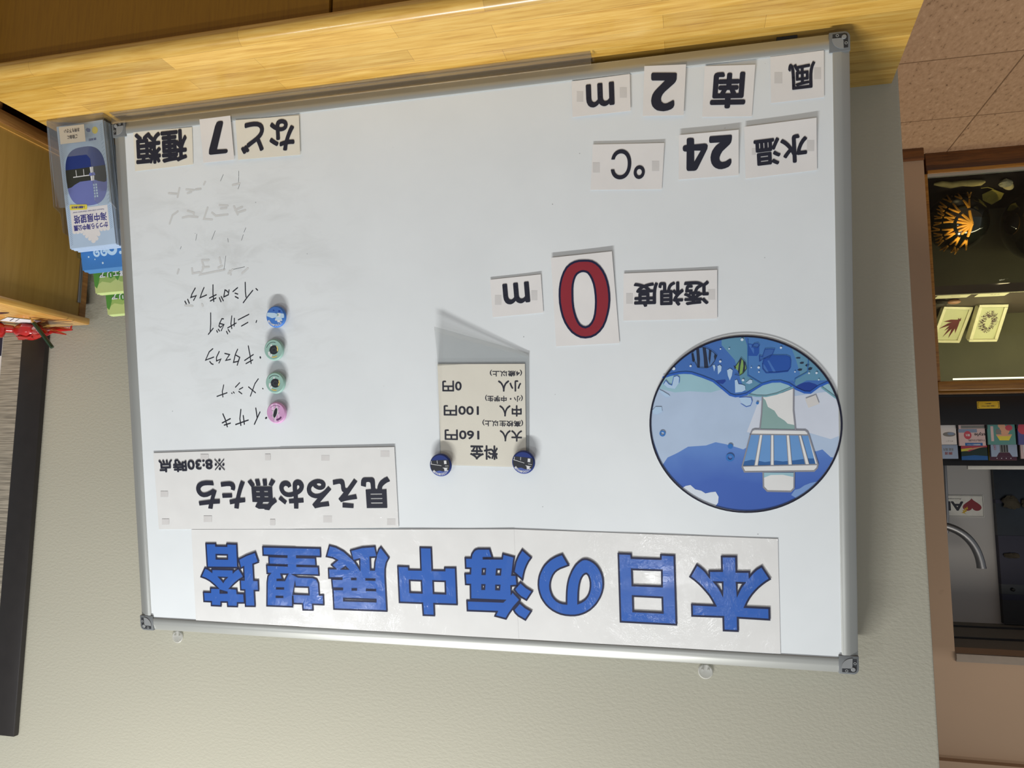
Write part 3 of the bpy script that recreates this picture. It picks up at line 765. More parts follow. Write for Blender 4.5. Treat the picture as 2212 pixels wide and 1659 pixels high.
TXT={'kaze':[('風',0.0631,0.0537,0.0359,0.0363)],'minami':[('南',0.1624,0.0628,0.0488,0.0505)],'m_wind':[('m',0.3455,0.049,0.042,0.0345)],'suion':[('水温',0.0931,0.1544,0.072,0.039)],'degc':[('℃',0.3073,0.1543,0.0503,0.0438)],'m_vis':[('m',0.4839,0.3358,0.0422,0.0324)],'toshi':[('透視度',0.2498,0.3489,0.1089,0.036)],'nado':[('など',0.8984,0.055,0.0997,0.0525)],'shurui':[('種類',1.1043,0.0524,0.1042,0.0548)],'fish1':[('※8:30時点',1.0769,0.6055,0.1328,0.0225)],'price':[('料金',0.5453,0.5839,0.0457,0.023),('大人',0.5002,0.5576,0.0362,0.0177),('160円',0.5805,0.5556,0.0577,0.0167),('(高校生以上)',0.5129,0.5376,0.0658,0.0108),('中人',0.4996,0.5184,0.0361,0.0176),('100円',0.5802,0.5166,0.0584,0.0165),('(小・中学生)',0.5096,0.4987,0.0607,0.0107),('小人',0.4997,0.4794,0.0374,0.0176),('0円',0.594,0.4774,0.0323,0.0171),('(4歳以上)',0.5049,0.4593,0.0519,0.0104)]}
TAPE={'degc':[[(3495,1625),(3600,1616),(3596,1467),(3491,1477)],[(2623,1680),(2727,1671),(2723,1525),(2619,1535)]],'m_wind':[[(3711,561),(3808,550),(3803,398),(3706,409)],[(3064,574),(3167,562),(3163,412),(3060,424)]],'kaze':[[(892,611),(997,599),(994,446),(890,458)],[(382,612),(471,602),(469,444),(380,454)]],'suion':[[(487,1596),(582,1586),(580,1436),(484,1445)],[(1266,1574),(1320,1569),(1318,1477),(1264,1482)]],'m_vis':[[(5083,3524),(5188,3519),(5183,3370),(5078,3375)],[(4511,3482),(4606,3477),(4601,3327),(4506,3332)]],'toshi':[[(3060,3606),(3157,3601),(3153,3444),(3056,3449)],[(1870,3604),(1969,3599),(1965,3448),(1867,3453)]],'fish1':[[(11286,6620),(11438,6622),(11431,6519),(11279,6518)],[(11293,7115),(11443,7119),(11436,7015),(11287,7012)],[(10429,7052),(10592,7055),(10585,6945),(10422,6942)],[(10425,5960),(10582,5960),(10576,5860),(10419,5860)],[(9222,5966),(9326,5966),(9321,5857),(9216,5857)],[(9200,7084),(9297,7087),(9291,6981),(9194,6979)]],'fish2':[[(8126,5970),(8277,5970),(8273,5877),(8121,5877)],[(7052,5906),(7209,5906),(7204,5805),(7048,5805)],[(8135,7012),(8294,7015),(8288,6901),(8129,6898)],[(7001,7031),(7147,7034),(7142,6928),(6996,6926)]]}
ART=[('pale',[(2908,5352),(2687,6036),(2605,5917),(2499,5868),(2446,5841),(2304,5756),(2046,5739),(1908,5691),(1773,5719),(1655,5754),(1521,5799),(1420,5738),(1289,5826),(1058,5852),(845,5827),(521,5827),(441,5802),(331,5914),(259,5922),(91,5726),(81,4978),(363,4870),(1615,4998),(2126,4723),(2824,4813)]),('palew',[(1466,5544),(1291,5092),(317,4973),(82,5080),(89,5556),(327,5656),(646,5551),(973,5687)]),('midblue',[(2687,6036),(2446,5845),(2046,5742),(1773,5727),(1522,5804),(1420,5746),(1289,5829),(522,5831),(441,5807),(267,5927),(398,6172),(655,6121),(979,6036),(1478,6160),(1984,6074),(2332,6200),(2610,6130)]),('cloud',[(2415,6385),(2353,6344),(2283,6329),(2215,6393),(2129,6414),(2070,6453),(1992,6434),(1924,6426),(1883,6501),(1893,6590),(1955,6672),(2101,6683),(2341,6560)]),('cloud2',[(872,6462),(821,6387),(756,6369),(690,6321),(609,6286),(464,6250),(563,6450),(759,6539)]),('sea',[(2893,4757),(2619,4710),(2417,4662),(2228,4667),(2074,4724),(1923,4790),(1789,4907),(1690,4997),(1615,5020),(1456,4996),(1354,4925),(1237,4853),(1105,4818),(991,4817),(877,4858),(781,4929),(669,4983),(589,4988),(475,4901),(347,4836),(124,4706),(463,4118),(1436,4011),(2455,4040)]),('ray',[(1791,4171),(1473,4165),(1429,4306),(1437,4723),(1254,4849),(1354,4917),(1471,4949),(1535,4790),(1613,4491),(1793,4267)]),('ray',[(973,4253),(803,4310),(471,4611),(252,4821),(474,4816),(634,4812),(780,4886),(843,4755)]),('base',[(1431,4149),(867,4240),(774,4517),(721,4724),(812,4808),(991,4817),(1105,4818),(1237,4853),(1442,4723)]),('ltwave',[(2893,4775),(2619,4710),(2418,4669),(2228,4681),(2075,4735),(1923,4802),(1807,4915),(1960,4956),(2268,4932),(2476,4946),(2685,4888)]),('ltwave',[(1456,5005),(1355,4930),(1237,4860),(1105,4828),(991,4828),(877,4868),(821,4904),(960,4963),(1109,5015),(1274,5023)]),('ltwave',[(444,4911),(363,4861),(159,4976),(130,5147),(255,5063)]),('lens',[(789,4903),(732,4865),(667,4842),(602,4839),(523,4866),(463,4905),(556,4963),(621,4979),(693,4958)]),('lens',[(1888,4782),(1753,4771),(1745,4796),(1788,4837),(1855,4821)]),('window',[(1232,4555),(1211,4486),(1115,4441),(903,4448),(858,4471),(847,4532),(854,4626),(890,4677),(1037,4690),(1185,4691),(1230,4628)]),('winlight',[(1165,4514),(1141,4509),(1050,4678),(1086,4680)]),('winlight',[(1222,4555),(1199,4582),(1144,4685),(1182,4688),(1226,4624)]),('window',[(1433,4254),(1271,4290),(1273,4401),(1304,4442),(1436,4436)]),('winlight',[(1417,4275),(1383,4273),(1343,4343),(1348,4413)]),('fishb',[(2221,4375),(2151,4307),(2065,4287),(1989,4313),(1913,4368),(1864,4422),(1899,4500),(1952,4572),(2003,4594),(2140,4585),(2172,4509),(2209,4473)]),('fishd',[(2224,4384),(2195,4364),(2175,4474),(2193,4505),(2215,4490)]),('fishd',[(2154,4316),(2113,4296),(2103,4459),(2109,4585),(2143,4581)]),('fishd',[(2065,4289),(2017,4299),(2000,4444),(1986,4589),(2046,4591),(2051,4443)]),('fishd',[(1972,4322),(1938,4344),(1953,4463),(1968,4551),(1983,4462)]),('fishd',[(1893,4386),(1860,4422),(1896,4483),(1905,4430)]),('fishy',[(1615,4596),(1563,4524),(1528,4462),(1471,4530),(1452,4621),(1500,4686),(1550,4716),(1562,4659),(1602,4617)]),('fishd',[(1549,4493),(1515,4468),(1538,4581),(1553,4702),(1573,4664)]),('fishd',[(1499,4495),(1467,4534),(1475,4643),(1513,4690),(1494,4582)]),('fishd',[(1631,4569),(1595,4600),(1615,4627)]),('fishb2',[(1230,4451),(1195,4348),(1129,4345),(1064,4353),(1095,4429),(1140,4480),(1214,4486)]),('fishb2',[(1222,4460),(1276,4436),(1268,4528)]),('fishb2',[(1376,4316),(1342,4265),(1292,4259),(1268,4294),(1302,4327)]),('fishd',[(782,4486),(749,4477),(717,4481),(718,4498),(758,4497)]),('fishd',[(730,4561),(702,4547),(670,4551),(675,4571),(708,4575)]),('fishd',[(655,4598),(622,4576),(598,4582),(607,4608),(634,4614)]),('fishd',[(619,4650),(591,4625),(558,4635),(568,4660),(600,4669)]),('fishd',[(761,4658),(728,4642),(693,4648),(704,4670),(737,4672)]),('white',[(1241,5032),(1262,5284),(1286,5504),(797,5508),(819,5238),(810,4920),(961,4980),(1109,5021)]),('hill',[(1241,5041),(1200,5085),(1169,5181),(1128,5208),(1080,5238),(1032,5322),(943,5384),(903,5428),(809,5449),(800,5508),(1286,5504),(1262,5284)]),('white',[(1417,5571),(1391,5519),(1357,5507),(670,5525),(638,5551),(615,5620),(505,6017),(517,6069),(558,6114),(1511,6129),(1543,6055)]),('pane',[(1414,5583),(630,5599),(537,6009),(1530,6040)]),('paned',[(1508,5975),(1407,5949),(1308,5966),(1225,5984),(1076,5962),(978,5975),(814,5957),(652,5931),(555,5931),(537,6009),(1530,6040)]),('white',[(1287,5584),(1251,5585),(1326,6043),(1372,6044)]),('white',[(1135,5585),(1099,5586),(1104,6039),(1147,6039)]),('white',[(925,5587),(886,5587),(855,6035),(905,6035)]),('white',[(760,5593),(727,5594),(621,6021),(673,6024)]),('white',[(1253,6138),(827,6136),(837,6366),(879,6410),(1196,6408),(1249,6356)]),('ltwave',[(1253,6138),(827,6136),(835,6200),(981,6168),(1146,6172),(1249,6215)]),('drop',[(1565,5038),(1473,5033),(1398,5041),(1384,5099),(1409,5160),(1467,5176),(1525,5132)]),('drop',[(1619,4788),(1588,4775),(1569,4842),(1516,4852),(1478,4870),(1474,4931),(1522,4957),(1617,4967)]),('drop',[(1725,4637),(1682,4612),(1646,4639),(1659,4717),(1689,4786),(1715,4716)]),('drop',[(1858,4571),(1824,4555),(1800,4582),(1809,4643),(1853,4695)]),('drop',[(1926,4561),(1900,4549),(1888,4588),(1906,4649)]),('drop',[(1469,4830),(1410,4779),(1377,4791),(1378,4829),(1419,4845)]),('drop',[(2639,4817),(2603,4764),(2560,4819),(2517,4838),(2488,4714),(2436,4697),(2405,4725),(2412,4805),(2475,4892),(2579,4872)]),('drop',[(2813,5209),(2762,5155),(2674,5157),(2667,5229),(2747,5267),(2800,5254)]),('drop',[(2711,4896),(2651,4924),(2564,4980),(2548,5007),(2617,5005),(2677,4951)])]
LINES=[('wline',5,[(2637,4719),(2540,4686),(2417,4662),(2313,4656),(2228,4667),(2074,4724),(1923,4790),(1789,4907),(1690,4997),(1615,5020),(1539,5012),(1456,4993),(1354,4925),(1237,4853),(1105,4818),(991,4817),(877,4858),(781,4929),(669,4983),(589,4988),(475,4901),(339,4840)]),('tline',3.5,[(1431,4999),(1323,5022),(1191,5028),(1043,4996),(829,4907)]),('tline',3.5,[(436,4919),(255,5068)]),('bline',2,[(1429,4202),(1439,4723),(1254,4846)]),('bline',2,[(610,4522),(624,4693),(795,4791),(804,4842)]),('wdline',1.6,[(1232,4555),(1211,4486),(1115,4441),(903,4448),(858,4471),(847,4532),(854,4626),(890,4677),(1037,4690),(1185,4691),(1230,4628),(1232,4555)]),('gline',3,[(1241,5032),(1259,5284),(1286,5504)]),('gline',3,[(814,4928),(822,5238),(800,5508)]),('gline',3,[(1417,5576),(1391,5520),(1357,5507),(670,5525),(638,5551),(615,5620),(505,6017),(517,6069),(558,6114),(1511,6129),(1543,6055),(1417,5576)]),('gline',2,[(1409,5580),(638,5596)]),('gline',2,[(1535,6047),(524,6021)]),('gline',1.3,[(1287,5584),(1372,6044)]),('gline',1.3,[(1251,5585),(1326,6043)]),('gline',1.3,[(1135,5585),(1147,6039)]),('gline',1.3,[(1099,5586),(1104,6039)]),('gline',1.3,[(925,5587),(905,6035)]),('gline',1.3,[(886,5587),(855,6035)]),('gline',1.3,[(760,5593),(673,6024)]),('gline',1.3,[(727,5594),(621,6021)]),('gline',3,[(1253,6138),(1252,6352),(1200,6410),(879,6413),(834,6366),(827,6136)]),('fline',1.2,[(2221,4375),(2151,4307),(2065,4287),(1989,4313),(1913,4368),(1864,4422),(1899,4500),(1952,4572),(2003,4594),(2140,4585),(2172,4509),(2209,4473),(2221,4375)]),('fline',1.2,[(1615,4596),(1563,4524),(1528,4462),(1471,4530),(1452,4621),(1500,4686),(1550,4716),(1617,4701)]),('wdline',1.2,[(1230,4451),(1195,4348),(1129,4345),(1064,4353),(1095,4429),(1140,4480),(1214,4486),(1272,4522),(1274,4436),(1225,4460)]),('wdline',1.2,[(1376,4316),(1342,4265),(1292,4259),(1268,4294),(1302,4327),(1368,4308)]),('wline',1.2,[(1565,5038),(1473,5033),(1398,5041),(1384,5099),(1409,5160),(1467,5176),(1542,5126)]),('wline',1.2,[(2639,4817),(2603,4764),(2560,4819),(2517,4838),(2488,4714),(2436,4697),(2405,4725),(2412,4805)])]
DOTS=[('ring',2671,5556,26),('dotb',1701,5751,22),('ring',1709,5917,34),('dotb',1312,5123,12),('dotw',1507,4199,12),('dotw',1811,4324,6),('dotw',1690,4325,6),('dotw',1818,4506,10),('dotw',2241,4560,9),('dotw',1388,4606,5),('dotw',1286,4609,10),('dotw',1284,4675,6),('dotw',976,4335,9),('dotw',793,4685,6),('dotw',604,4710,7),('dotw',504,4709,9),('dotw',477,4807,6),('dotw',1505,4787,10),('dotw',2485,4593,14)]

# ================================================================== the setting
FZ = -0.72
struct(MB().box(-3.2, 3.0, -2.6, 2.9, FZ - 0.05, FZ), 'floor', 'floor', o=(-0.845, 1.303, FZ))
struct(MB().box(-0.109, 3.0, 0.0, 0.13, FZ, 2.1), 'wall_back', 'wall', bevel=0.004)
# tan wall of the passage with a recess
w = MB()
w.box(-0.738, 1.2, 2.02, 2.16, FZ, 2.1)
w.box(-3.2, -0.738, 2.02, 2.16, 1.303, 2.1)
struct(w, 'wall_left', 'pink_wall')
struct(MB().box(-0.758, -0.738, 2.17, 2.86, FZ, 1.303), 'wall_niche_side', 'grey_wall')
struct(MB().box(-3.2, -0.738, 2.73, 2.86, FZ, 1.45), 'wall_niche', 'grey_wall')
struct(MB().box(-3.2, -0.759, 2.162, 2.729, 1.304, 1.40), 'ceiling_niche', 'ceil')
struct(MB().box(-3.2, -0.738, 2.002, 2.02, 1.296, 1.318).box(-3.2, -0.738, 2.008, 2.02, 1.318, 1.326), 'trim_1', 'lip')
struct(MB().box(-3.2, 0.6, 1.985, 2.02, 1.682, 1.80), 'trim_2', 'pink_wall')
for i, (a, b) in enumerate(((2.34, 2.352), (2.60, 2.612))):
    struct(MB().box(-3.2, -0.76, a, b, 1.297, 1.304), 'trim_%d' % (3 + i), 'capdark')
struct(MB().box(-0.739, 1.2, 2.010, 2.02, FZ, FZ + 0.052), 'foot_shadow_strip_left', 'darkwood', bevel=0.003)  # dark strip standing in for the shadow along the wall's foot

# ================================================================== worktop and cabinet
t = Thing('wooden_worktop', 'glued-strip yellow wooden worktop the whiteboard stands on', 'worktop', (0.62, -0.17, -0.028))
X0, X1, YF = -0.088, 1.346, -0.338
prof = [(0.0, -0.028), (0.0, 0.0)] + [(-0.322 - 0.016 * math.sin(k * PI / 16), -0.016 + 0.016 * math.cos(k * PI / 16)) for k in range(0, 9)] + [(-0.338, -0.018), (-0.332, -0.028)]
m = MB()
n = len(prof)
# left end slants very slightly, as sawn
vs = [(-0.098 + 0.062 * (-y), y, z) for y, z in prof] + [(X1, y, z) for y, z in prof]
m.add(vs, [(i, (i + 1) % n, n + (i + 1) % n, n + i) for i in range(n)] + [tuple(range(n - 1, -1, -1)), tuple(range(n, 2 * n))])
t.part(m, 'top_slab', 'top', smooth=True)

t = Thing('oak_cabinet', 'low oak veneer cabinet under the yellow worktop with a dark door seam', 'cabinet', (0.62, -0.16, FZ))
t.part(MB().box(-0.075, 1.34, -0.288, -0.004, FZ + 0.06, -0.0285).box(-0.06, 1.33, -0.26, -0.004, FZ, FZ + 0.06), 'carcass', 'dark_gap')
t.part(MB().box(0.7245, 1.342, -0.308, -0.2885, FZ + 0.06, -0.0287), 'door', 'veneer', bevel=0.0008)
t.part(MB().box(-0.078, 0.7190, -0.308, -0.2885, FZ + 0.06, -0.0287), 'door', 'veneer', bevel=0.0008)

# ================================================================== whiteboard
wb = Thing('whiteboard', 'large magnetic whiteboard in an aluminium frame leaning on the wall', 'whiteboard', (0, 0, 0), BOARD)
FW = 0.0225
SURF = -0.002
wb.part(MB().box(0.012, BW - 0.012, 0.012, BH - 0.012, -0.014, SURF), 'panel', 'enamel')


def rail(p0, p1, inward):
    """frame bar: outer half sloped, inner half flat, from p0 to p1; inward = unit vector to the panel"""
    pr = [(0.0, -0.018), (0.0, -0.0045), (0.0018, -0.003), (0.0105, -0.0004), (0.0115, 0.0), (0.0212, 0.0), (FW, -0.0009), (FW, -0.018)]
    m = MB()
    n = len(pr)
    vs = []
    for p in (p0, p1):
        vs += [(p[0] + inward[0] * a, p[1] + inward[1] * a, wz) for a, wz in pr]
    m.add(vs, [(i, (i + 1) % n, n + (i + 1) % n, n + i) for i in range(n)] + [tuple(range(n - 1, -1, -1)), tuple(range(n, 2 * n))])
    return m


CP = 0.0265
for p0, p1, inn in (((CP, 0), (BW - CP, 0), (0, 1)), ((CP, BH), (BW - CP, BH), (0, -1)), ((0, CP), (0, BH - CP), (1, 0)), ((BW, CP), (BW, BH - CP), (-1, 0))):
    wb.part(rail(p0, p1, inn), 'frame_rail', 'alu', smooth=True)
for cx, cy, sx, sy in ((0, 0, 1, 1), (BW, 0, -1, 1), (0, BH, 1, -1), (BW, BH, -1, -1)):
    R = 0.008
    L = 0.0268
    def q(a, b):
        return (cx + sx * a, cy + sy * b)
    out = [q(R - R * math.sin(k * PI / 12), R - R * math.cos(k * PI / 12)) for k in range(7)] + [q(0, L), q(L, L), q(L, 0)]
    cap = wb.part(MB().prism(out, -0.0185, 0.0006), 'corner_cap', 'cap', bevel=0.0006)
    d = MB()
    band = [q(0.0028, 0.0075), q(0.0040, 0.0040), q(0.0075, 0.0028), q(0.0225, 0.0028), q(0.0225, 0.0080), q(0.0130, 0.0080), q(0.0100, 0.0095), q(0.0080, 0.0130), q(0.0080, 0.0225), q(0.0028, 0.0225)]
    d.poly([band], 0.0009)
    wb.part(d, 'corner_recess', 'capdark', cap)
    d = MB()
    arc = [q(0.0090, 0.0090)] + [q(0.0085 + 0.0150 * math.cos(k * PI / 24), 0.0085 + 0.0150 * math.sin(k * PI / 24)) for k in range(13)]
    d.prism(arc, 0.0006, 0.0015)
    for a, b, r in ((0.0165, 0.0053, 0.0021), (0.0053, 0.0165, 0.0021)):
        x, y = q(a, b)
        d.ring(x, y, r * 0.5, r, 0.0014)
    x, y = q(0.0078, 0.0078)
    d.lathe([(0.0032, 0.0), (0.0032, 0.0012), (0.0026, 0.0016)], (x, y, 0.0004), 14)
    wb.part(d, 'corner_boss', 'caplight', cap)
for x in (0.2125, 1.15):
    wb.part(MB().box(x - 0.012, x + 0.012, BH - 0.020, BH - 0.004, -0.036, -0.0182), 'rear_clip', 'capdark')
for x in (0.08, 1.12):
    # grey feet on the lower rear edge; they carry the board
    wb.part(MB().box(x - 0.014, x + 0.014, -0.0085, 0.0005, -0.0178, -0.0145), 'foot', 'capdark')
names = {'fugu': 'pufferfish line', 'niza': 'surgeonfish line', 'kita': 'cleaner fish line', 'meji': 'opaleye line', 'isaki': 'grunt line'}
WID = {'fugu': 0.0015, 'niza': 0.0014, 'kita': 0.00145, 'meji': 0.00135, 'isaki': 0.0016}
for k in ('isaki', 'meji', 'kita', 'niza', 'fugu'):
    h = MB()
    for i, s in enumerate(HW[k]):
        h.ribbon(mm(s), 1.25 * WID[k] * (1.5 if (i == 0 and k in ('isaki', 'kita')) else 1.0), SURF + 0.0002 + 0.00001 * i)
    wb.part(h, 'handwritten_line', 'ink')
for s in FAINT:
    wb.part(MB().ribbon(mm(s), 0.0007, SURF + 0.0002), 'unerased_stroke', 'inkfaint')
for i, s in enumerate(SMEAR):
    wb.part(MB().ribbon(mm(s), 0.0036, SURF + 0.00012 + 0.000004 * i), 'wiped_stroke', 'smear')

# clear stop along the lower edge (J-shaped strip)
t = Thing('clear_plastic_stop', 'clear plastic strip holding the lower edge of the whiteboard', 'holder', (0.77, -0.19, 0))
t.part(MB().box(0.357, 1.195, -0.2005, -0.172, 0.0002, 0.0022), 'foot_strip', 'clear', bevel=0.0006)
t.part(MB().box(0.357, 1.195, -0.1945, -0.1925, 0.0022, 0.0185), 'front_lip', 'clear', bevel=0.0006)
t.part(MB().prism([(-0.2005, 0.0), (-0.1925, 0.0), (-0.1925, 0.014)], 0.352, 0.3545, axis='X'), 'end_cap', 'acry')

# wall hooks behind the top edge
for i, (x, z, lb) in enumerate(((0.2125, 0.9215, 'clear round wall hook above the left half of the whiteboard'), (1.150, 0.9205, 'clear round wall hook above the right end of the whiteboard'))):
    t = Thing('wall_hook', lb, 'hook', (x, 0, z), group=None)
    Fh = MB()
    prf = [(0.0002, -0.0008), (0.0108, -0.0008), (0.0112, -0.0022), (0.0098, -0.0032), (0.0085, -0.0026), (0.0002, -0.0026)]
    vs, n = [], 28
    hk = MB()
    for r, yy in prf:
        hk.v += [Vector((x + r * math.cos(2 * PI * k / n), yy, z + r * math.sin(2 * PI * k / n))) for k in range(n)]
    for j in range(len(prf) - 1):
        for k in range(n):
            hk.f.append((j * n + k, j * n + (k + 1) % n, (j + 1) * n + (k + 1) % n, (j + 1) * n + k))
            hk.mi.append(0)
    t.part(hk, 'base_disc', 'hookp', smooth=True)
    hk = MB()
    for s in (-1, 1):
        hk.tube([(x + s * 0.0045, -0.0026, z - 0.003), (x + s * 0.0045, -0.0075, z - 0.003)], 0.0018, 8)
    t.part(hk, 'peg', 'hookp', smooth=True)

# ================================================================== cards on the board
LIFT = {'n24': 0.0032, 'suion': 0.0028, 'degc': 0.0012, 'zero': 0.0026, 'toshi': 0.001, 'm_vis': 0.001, 'minami': 0.0022, 'kaze': 0.0008, 'fish': 0.0009, 'two': 0.0006, 'seven': 0.0006}
BASE = {'two': 0.0010, 'seven': 0.0011, 'nado': 0.0006, 'm_wind': 0.0004}


def card_wf(k, q):
    base = SURF + 0.0011 if k not in BASE else BASE[k]
    lift = LIFT.get(k, 0.0004)
    ul, ur, lr, ll = q
    cx, cy = (ll[0] + lr[0]) / 2, (ll[1] + lr[1]) / 2
    tx, ty = (ul[0] + ur[0]) / 2, (ul[1] + ur[1]) / 2
    dx, dy = tx - cx, ty - cy
    d2 = dx * dx + dy * dy
    hx = max((ur[0] - ul[0]), 1e-4)

    def wf(x, y):
        b = ((x - cx) * dx + (y - cy) * dy) / d2
        a = (x - cx) / hx
        return base + lift * max(0.0, 1 - b) ** 2.0 + 0.0004 * max(0.0, -a * 2) ** 2
    return wf


def rot_of(q):
    ul, ur, lr, ll = q
    return math.atan2((ur[1] - ul[1]) + (lr[1] - ll[1]), (ur[0] - ul[0]) + (lr[0] - ll[0]))


def card(k, name, label, cat, mat='paper', group=None, weight=0.022, glyph=None, outline=None, keys=None):
    q = mm(CARD[k])
    wf = card_wf(k, q)
    o = ((q[0][0] + q[2][0]) / 2, (q[0][1] + q[2][1]) / 2, wf(*q[3]))
    t = Thing(name, label, cat, o, BOARD, group)
    t.part(MB().sheet(q, wf), 'card', mat, smooth=True)
    if k in TAPE:
        for qd in TAPE[k]:
            c = mm(qd)
            t.part(MB().poly([c], 0.00012, wf=wf), 'tape_mark', 'tape', label='grey tape showing through the card')
    if glyph:
        m = MB()
        for cs in glyph:
            m.poly([mm(c) for c in cs], 0.0006, 0, wf)
        if outline:
            for cs in glyph:
                for c in cs:
                    m.ribbon(mm(c), 0.0030, 0.0008, 1, True, wf=wf)
            t.part(m, 'numeral', ['red', 'navyline'])
        else:
            t.part(m, 'numeral', 'print')
    for s, cx, cy, w, h in TXT.get(k, []):
        t.part(put_text(MB(), s, cx, cy, w, h, rot_of(q), 0.0006, 0, weight, wf), 'lettering', 'print')
    return t


card('kaze', 'word_card', 'white card with the wind character, in the lower left corner of the board', 'card')
card('minami', 'word_card', 'white card with the south character, between the wind card and the 2 card', 'card', weight=0.034)
card('two', 'number_card', 'white 2 card standing on the lower frame, between the m card and the south card', 'card', glyph=D2)
card('m_wind', 'unit_card', 'small white m card at the bottom edge, right of the 2 card', 'card', weight=0.035)
card('suion', 'word_card', 'wide white water temperature card left of the 24 card', 'card', weight=0.03)
card('n24', 'number_card', 'white card with a bold black 24, lifted at its lower edge', 'card', glyph=D24)
card('degc', 'unit_card', 'white card with the degrees Celsius sign', 'card', 'paper', weight=0.012)
card('m_vis', 'unit_card', 'small white m card beside the red 0 card', 'card', weight=0.035)
card('zero', 'number_card', 'tall white card with a big red 0', 'card', glyph=D0, outline=True)
card('toshi', 'word_card', 'long white visibility card left of the red 0', 'card', weight=0.03)
card('nado', 'word_card', 'cream hiragana card left of the 7 card at the bottom edge', 'card', 'paperwarm', weight=0.03)
card('seven', 'number_card', 'white 7 card between the two cream cards, overlapping the lower frame', 'card', glyph=D7)
card('shurui', 'word_card', 'cream card with two dense kanji in the lower right corner of the board', 'card', 'paperwarm', weight=0.03)

# ---- fish heading: two laminated sheets
qa, qb = mm(CARD['fish1']), mm(CARD['fish2'])
qf = [qb[0], qa[1], qa[2], qb[3]]
wf = card_wf('fish', qf)
t = Thing('heading_sign', 'laminated cream heading sign with black lettering and 8:30 note, two sheets', 'sign', (qa[3][0], qa[3][1], SURF), BOARD)
t.part(MB().sheet(qa, wf), 'sheet', 'lam', smooth=True)
t.part(MB().sheet(qb, lambda x, y: wf(x, y) + 0.00035), 'sheet', 'lam', smooth=True)
wf2 = lambda x, y: wf(x, y) + 0.0004
for k in ('fish1', 'fish2'):
    for qd in TAPE[k]:
        t.part(MB().poly([mm(qd)], 0.0001, wf=wf2), 'tape_mark', 'tape', label='grey tape showing through the sheet')
m = MB()
for cs in FISH:
    m.poly([mm(c) for c in cs], 0.0006, 0, wf2)
t.part(m, 'lettering', 'print')
s, cx, cy, w_, h_ = TXT['fish1'][0]
ra = rot_of(qa)
mk = w_ * 0.155
ntx = put_text(MB(), s[1:], cx + w_ * 0.090 * math.cos(ra), cy + w_ * 0.090 * math.sin(ra), w_ * 0.82, h_, ra, 0.0006, 0, 0.035, wf2)
kx, ky = cx - (w_ - mk) / 2 * math.cos(ra), cy - (w_ - mk) / 2 * math.sin(ra)
for sg in (-1, 1):
    ntx.ribbon([(kx - mk * 0.46, ky - sg * mk * 0.46), (kx + mk * 0.46, ky + sg * mk * 0.46)], 0.0016, 0.0006, wf=wf2, caps=False)
for dx, dy in ((0.36, 0), (-0.36, 0), (0, 0.36), (0, -0.36)):
    ntx.disc(kx + dx * mk, ky + dy * mk, mk * 0.11, 0.0006, 0, 12, wf2)
t.part(ntx, 'time_note', 'print')

# ---- title: three laminated sheets, outlined blue characters
t1, t2, t3 = [mm(CARD['title%d' % i]) for i in (1, 2, 3)]
t = Thing('title_sign', 'long laminated title sign with big blue outlined characters along the top', 'sign', (0.6, 0.82, SURF), BOARD)
for j, qd in enumerate((t1, t2, t3)):
    # each sheet ripples a little
    def wfx(x, y, j=j):
        return SURF + 0.0012 + 0.0003 * (j % 2) + 0.0002 * math.sin(x * 31 + y * 17)
    t.part(MB().sheet(qd, wfx, 10, 6), 'sheet', 'lam', smooth=True)
for grp in ((0, 1, 2), (3,), (4,), (5,), (6, 7, 8, 9), (10,), (11,), (12,)):
    m = MB()
    for gi in grp:
        cc = [mm(c) for c in TITLE[gi]]
        m.poly(cc, SURF + 0.0023, 0)
        for c in cc:
            m.ribbon(c, 0.0026, SURF + 0.0025, 1, True)
    t.part(m, 'character', ['lamblue', 'navyline'])

# ---- price list in a clear sleeve
q = mm(CARD['price'])
t = Thing('price_list', 'cream admission price list in a clear sleeve under two blue badges', 'notice', (q[3][0], q[3][1], SURF), BOARD)
pw = lambda x, y: SURF + 0.0016
t.part(MB().sheet(q, pw, 3, 6), 'paper', 'paperwarm', smooth=True)
for i, (s, cx, cy, w_, h_) in enumerate(TXT['price']):
    t.part(put_text(MB(), s, cx, cy, w_, h_, rot_of(q), SURF + 0.0019, 0, 0.020 if '(' in s else 0.028), 'price_heading' if i == 0 else ('age_note' if '(' in s else ('price' if '円' in s else 'ticket_kind')), 'print')
qs = mm(CARD['sleeve'])
yb = min(p[1] for p in q)


def sleeve_w(x, y):
    b = max(0.0, (yb + 0.012 - y) / 0.07)
    a = (x - qs[3][0]) / (qs[2][0] - qs[3][0])
    return SURF + 0.0008 + (0.004 + 0.009 * a) * b ** 1.4


t.part(MB().sheet(qs, sleeve_w, 6, 22, 0.0002), 'rear_film', 'sleeve', smooth=True, label='clear rear film of the sleeve, its lower flap curling off the board')
t.part(MB().sheet([qs[0], qs[1], (q[2][0] + 0.004, q[2][1] - 0.004), (q[3][0] - 0.004, q[3][1] - 0.004)], lambda x, y: SURF + 0.0026, 3, 4, 0.0002), 'front_film', 'film', label='clear front film of the sleeve')
m = MB()
m.ribbon([(qs[3][0], qs[3][1] + 0.004), (qs[2][0], qs[2][1] + 0.004)], 0.0060, 0.0004, wf=sleeve_w, caps=False)
m.ribbon([(qs[3][0] + 0.0006, qs[3][1]), (qs[0][0] + 0.0006, qs[0][1])], 0.0012, 0.0004, wf=sleeve_w, caps=False)
m.ribbon([(qs[2][0] - 0.0006, qs[2][1]), (qs[1][0] - 0.0006, qs[1][1])], 0.0012, 0.0004, wf=sleeve_w, caps=False)
t.part(m, 'sleeve_seam', 'clear')

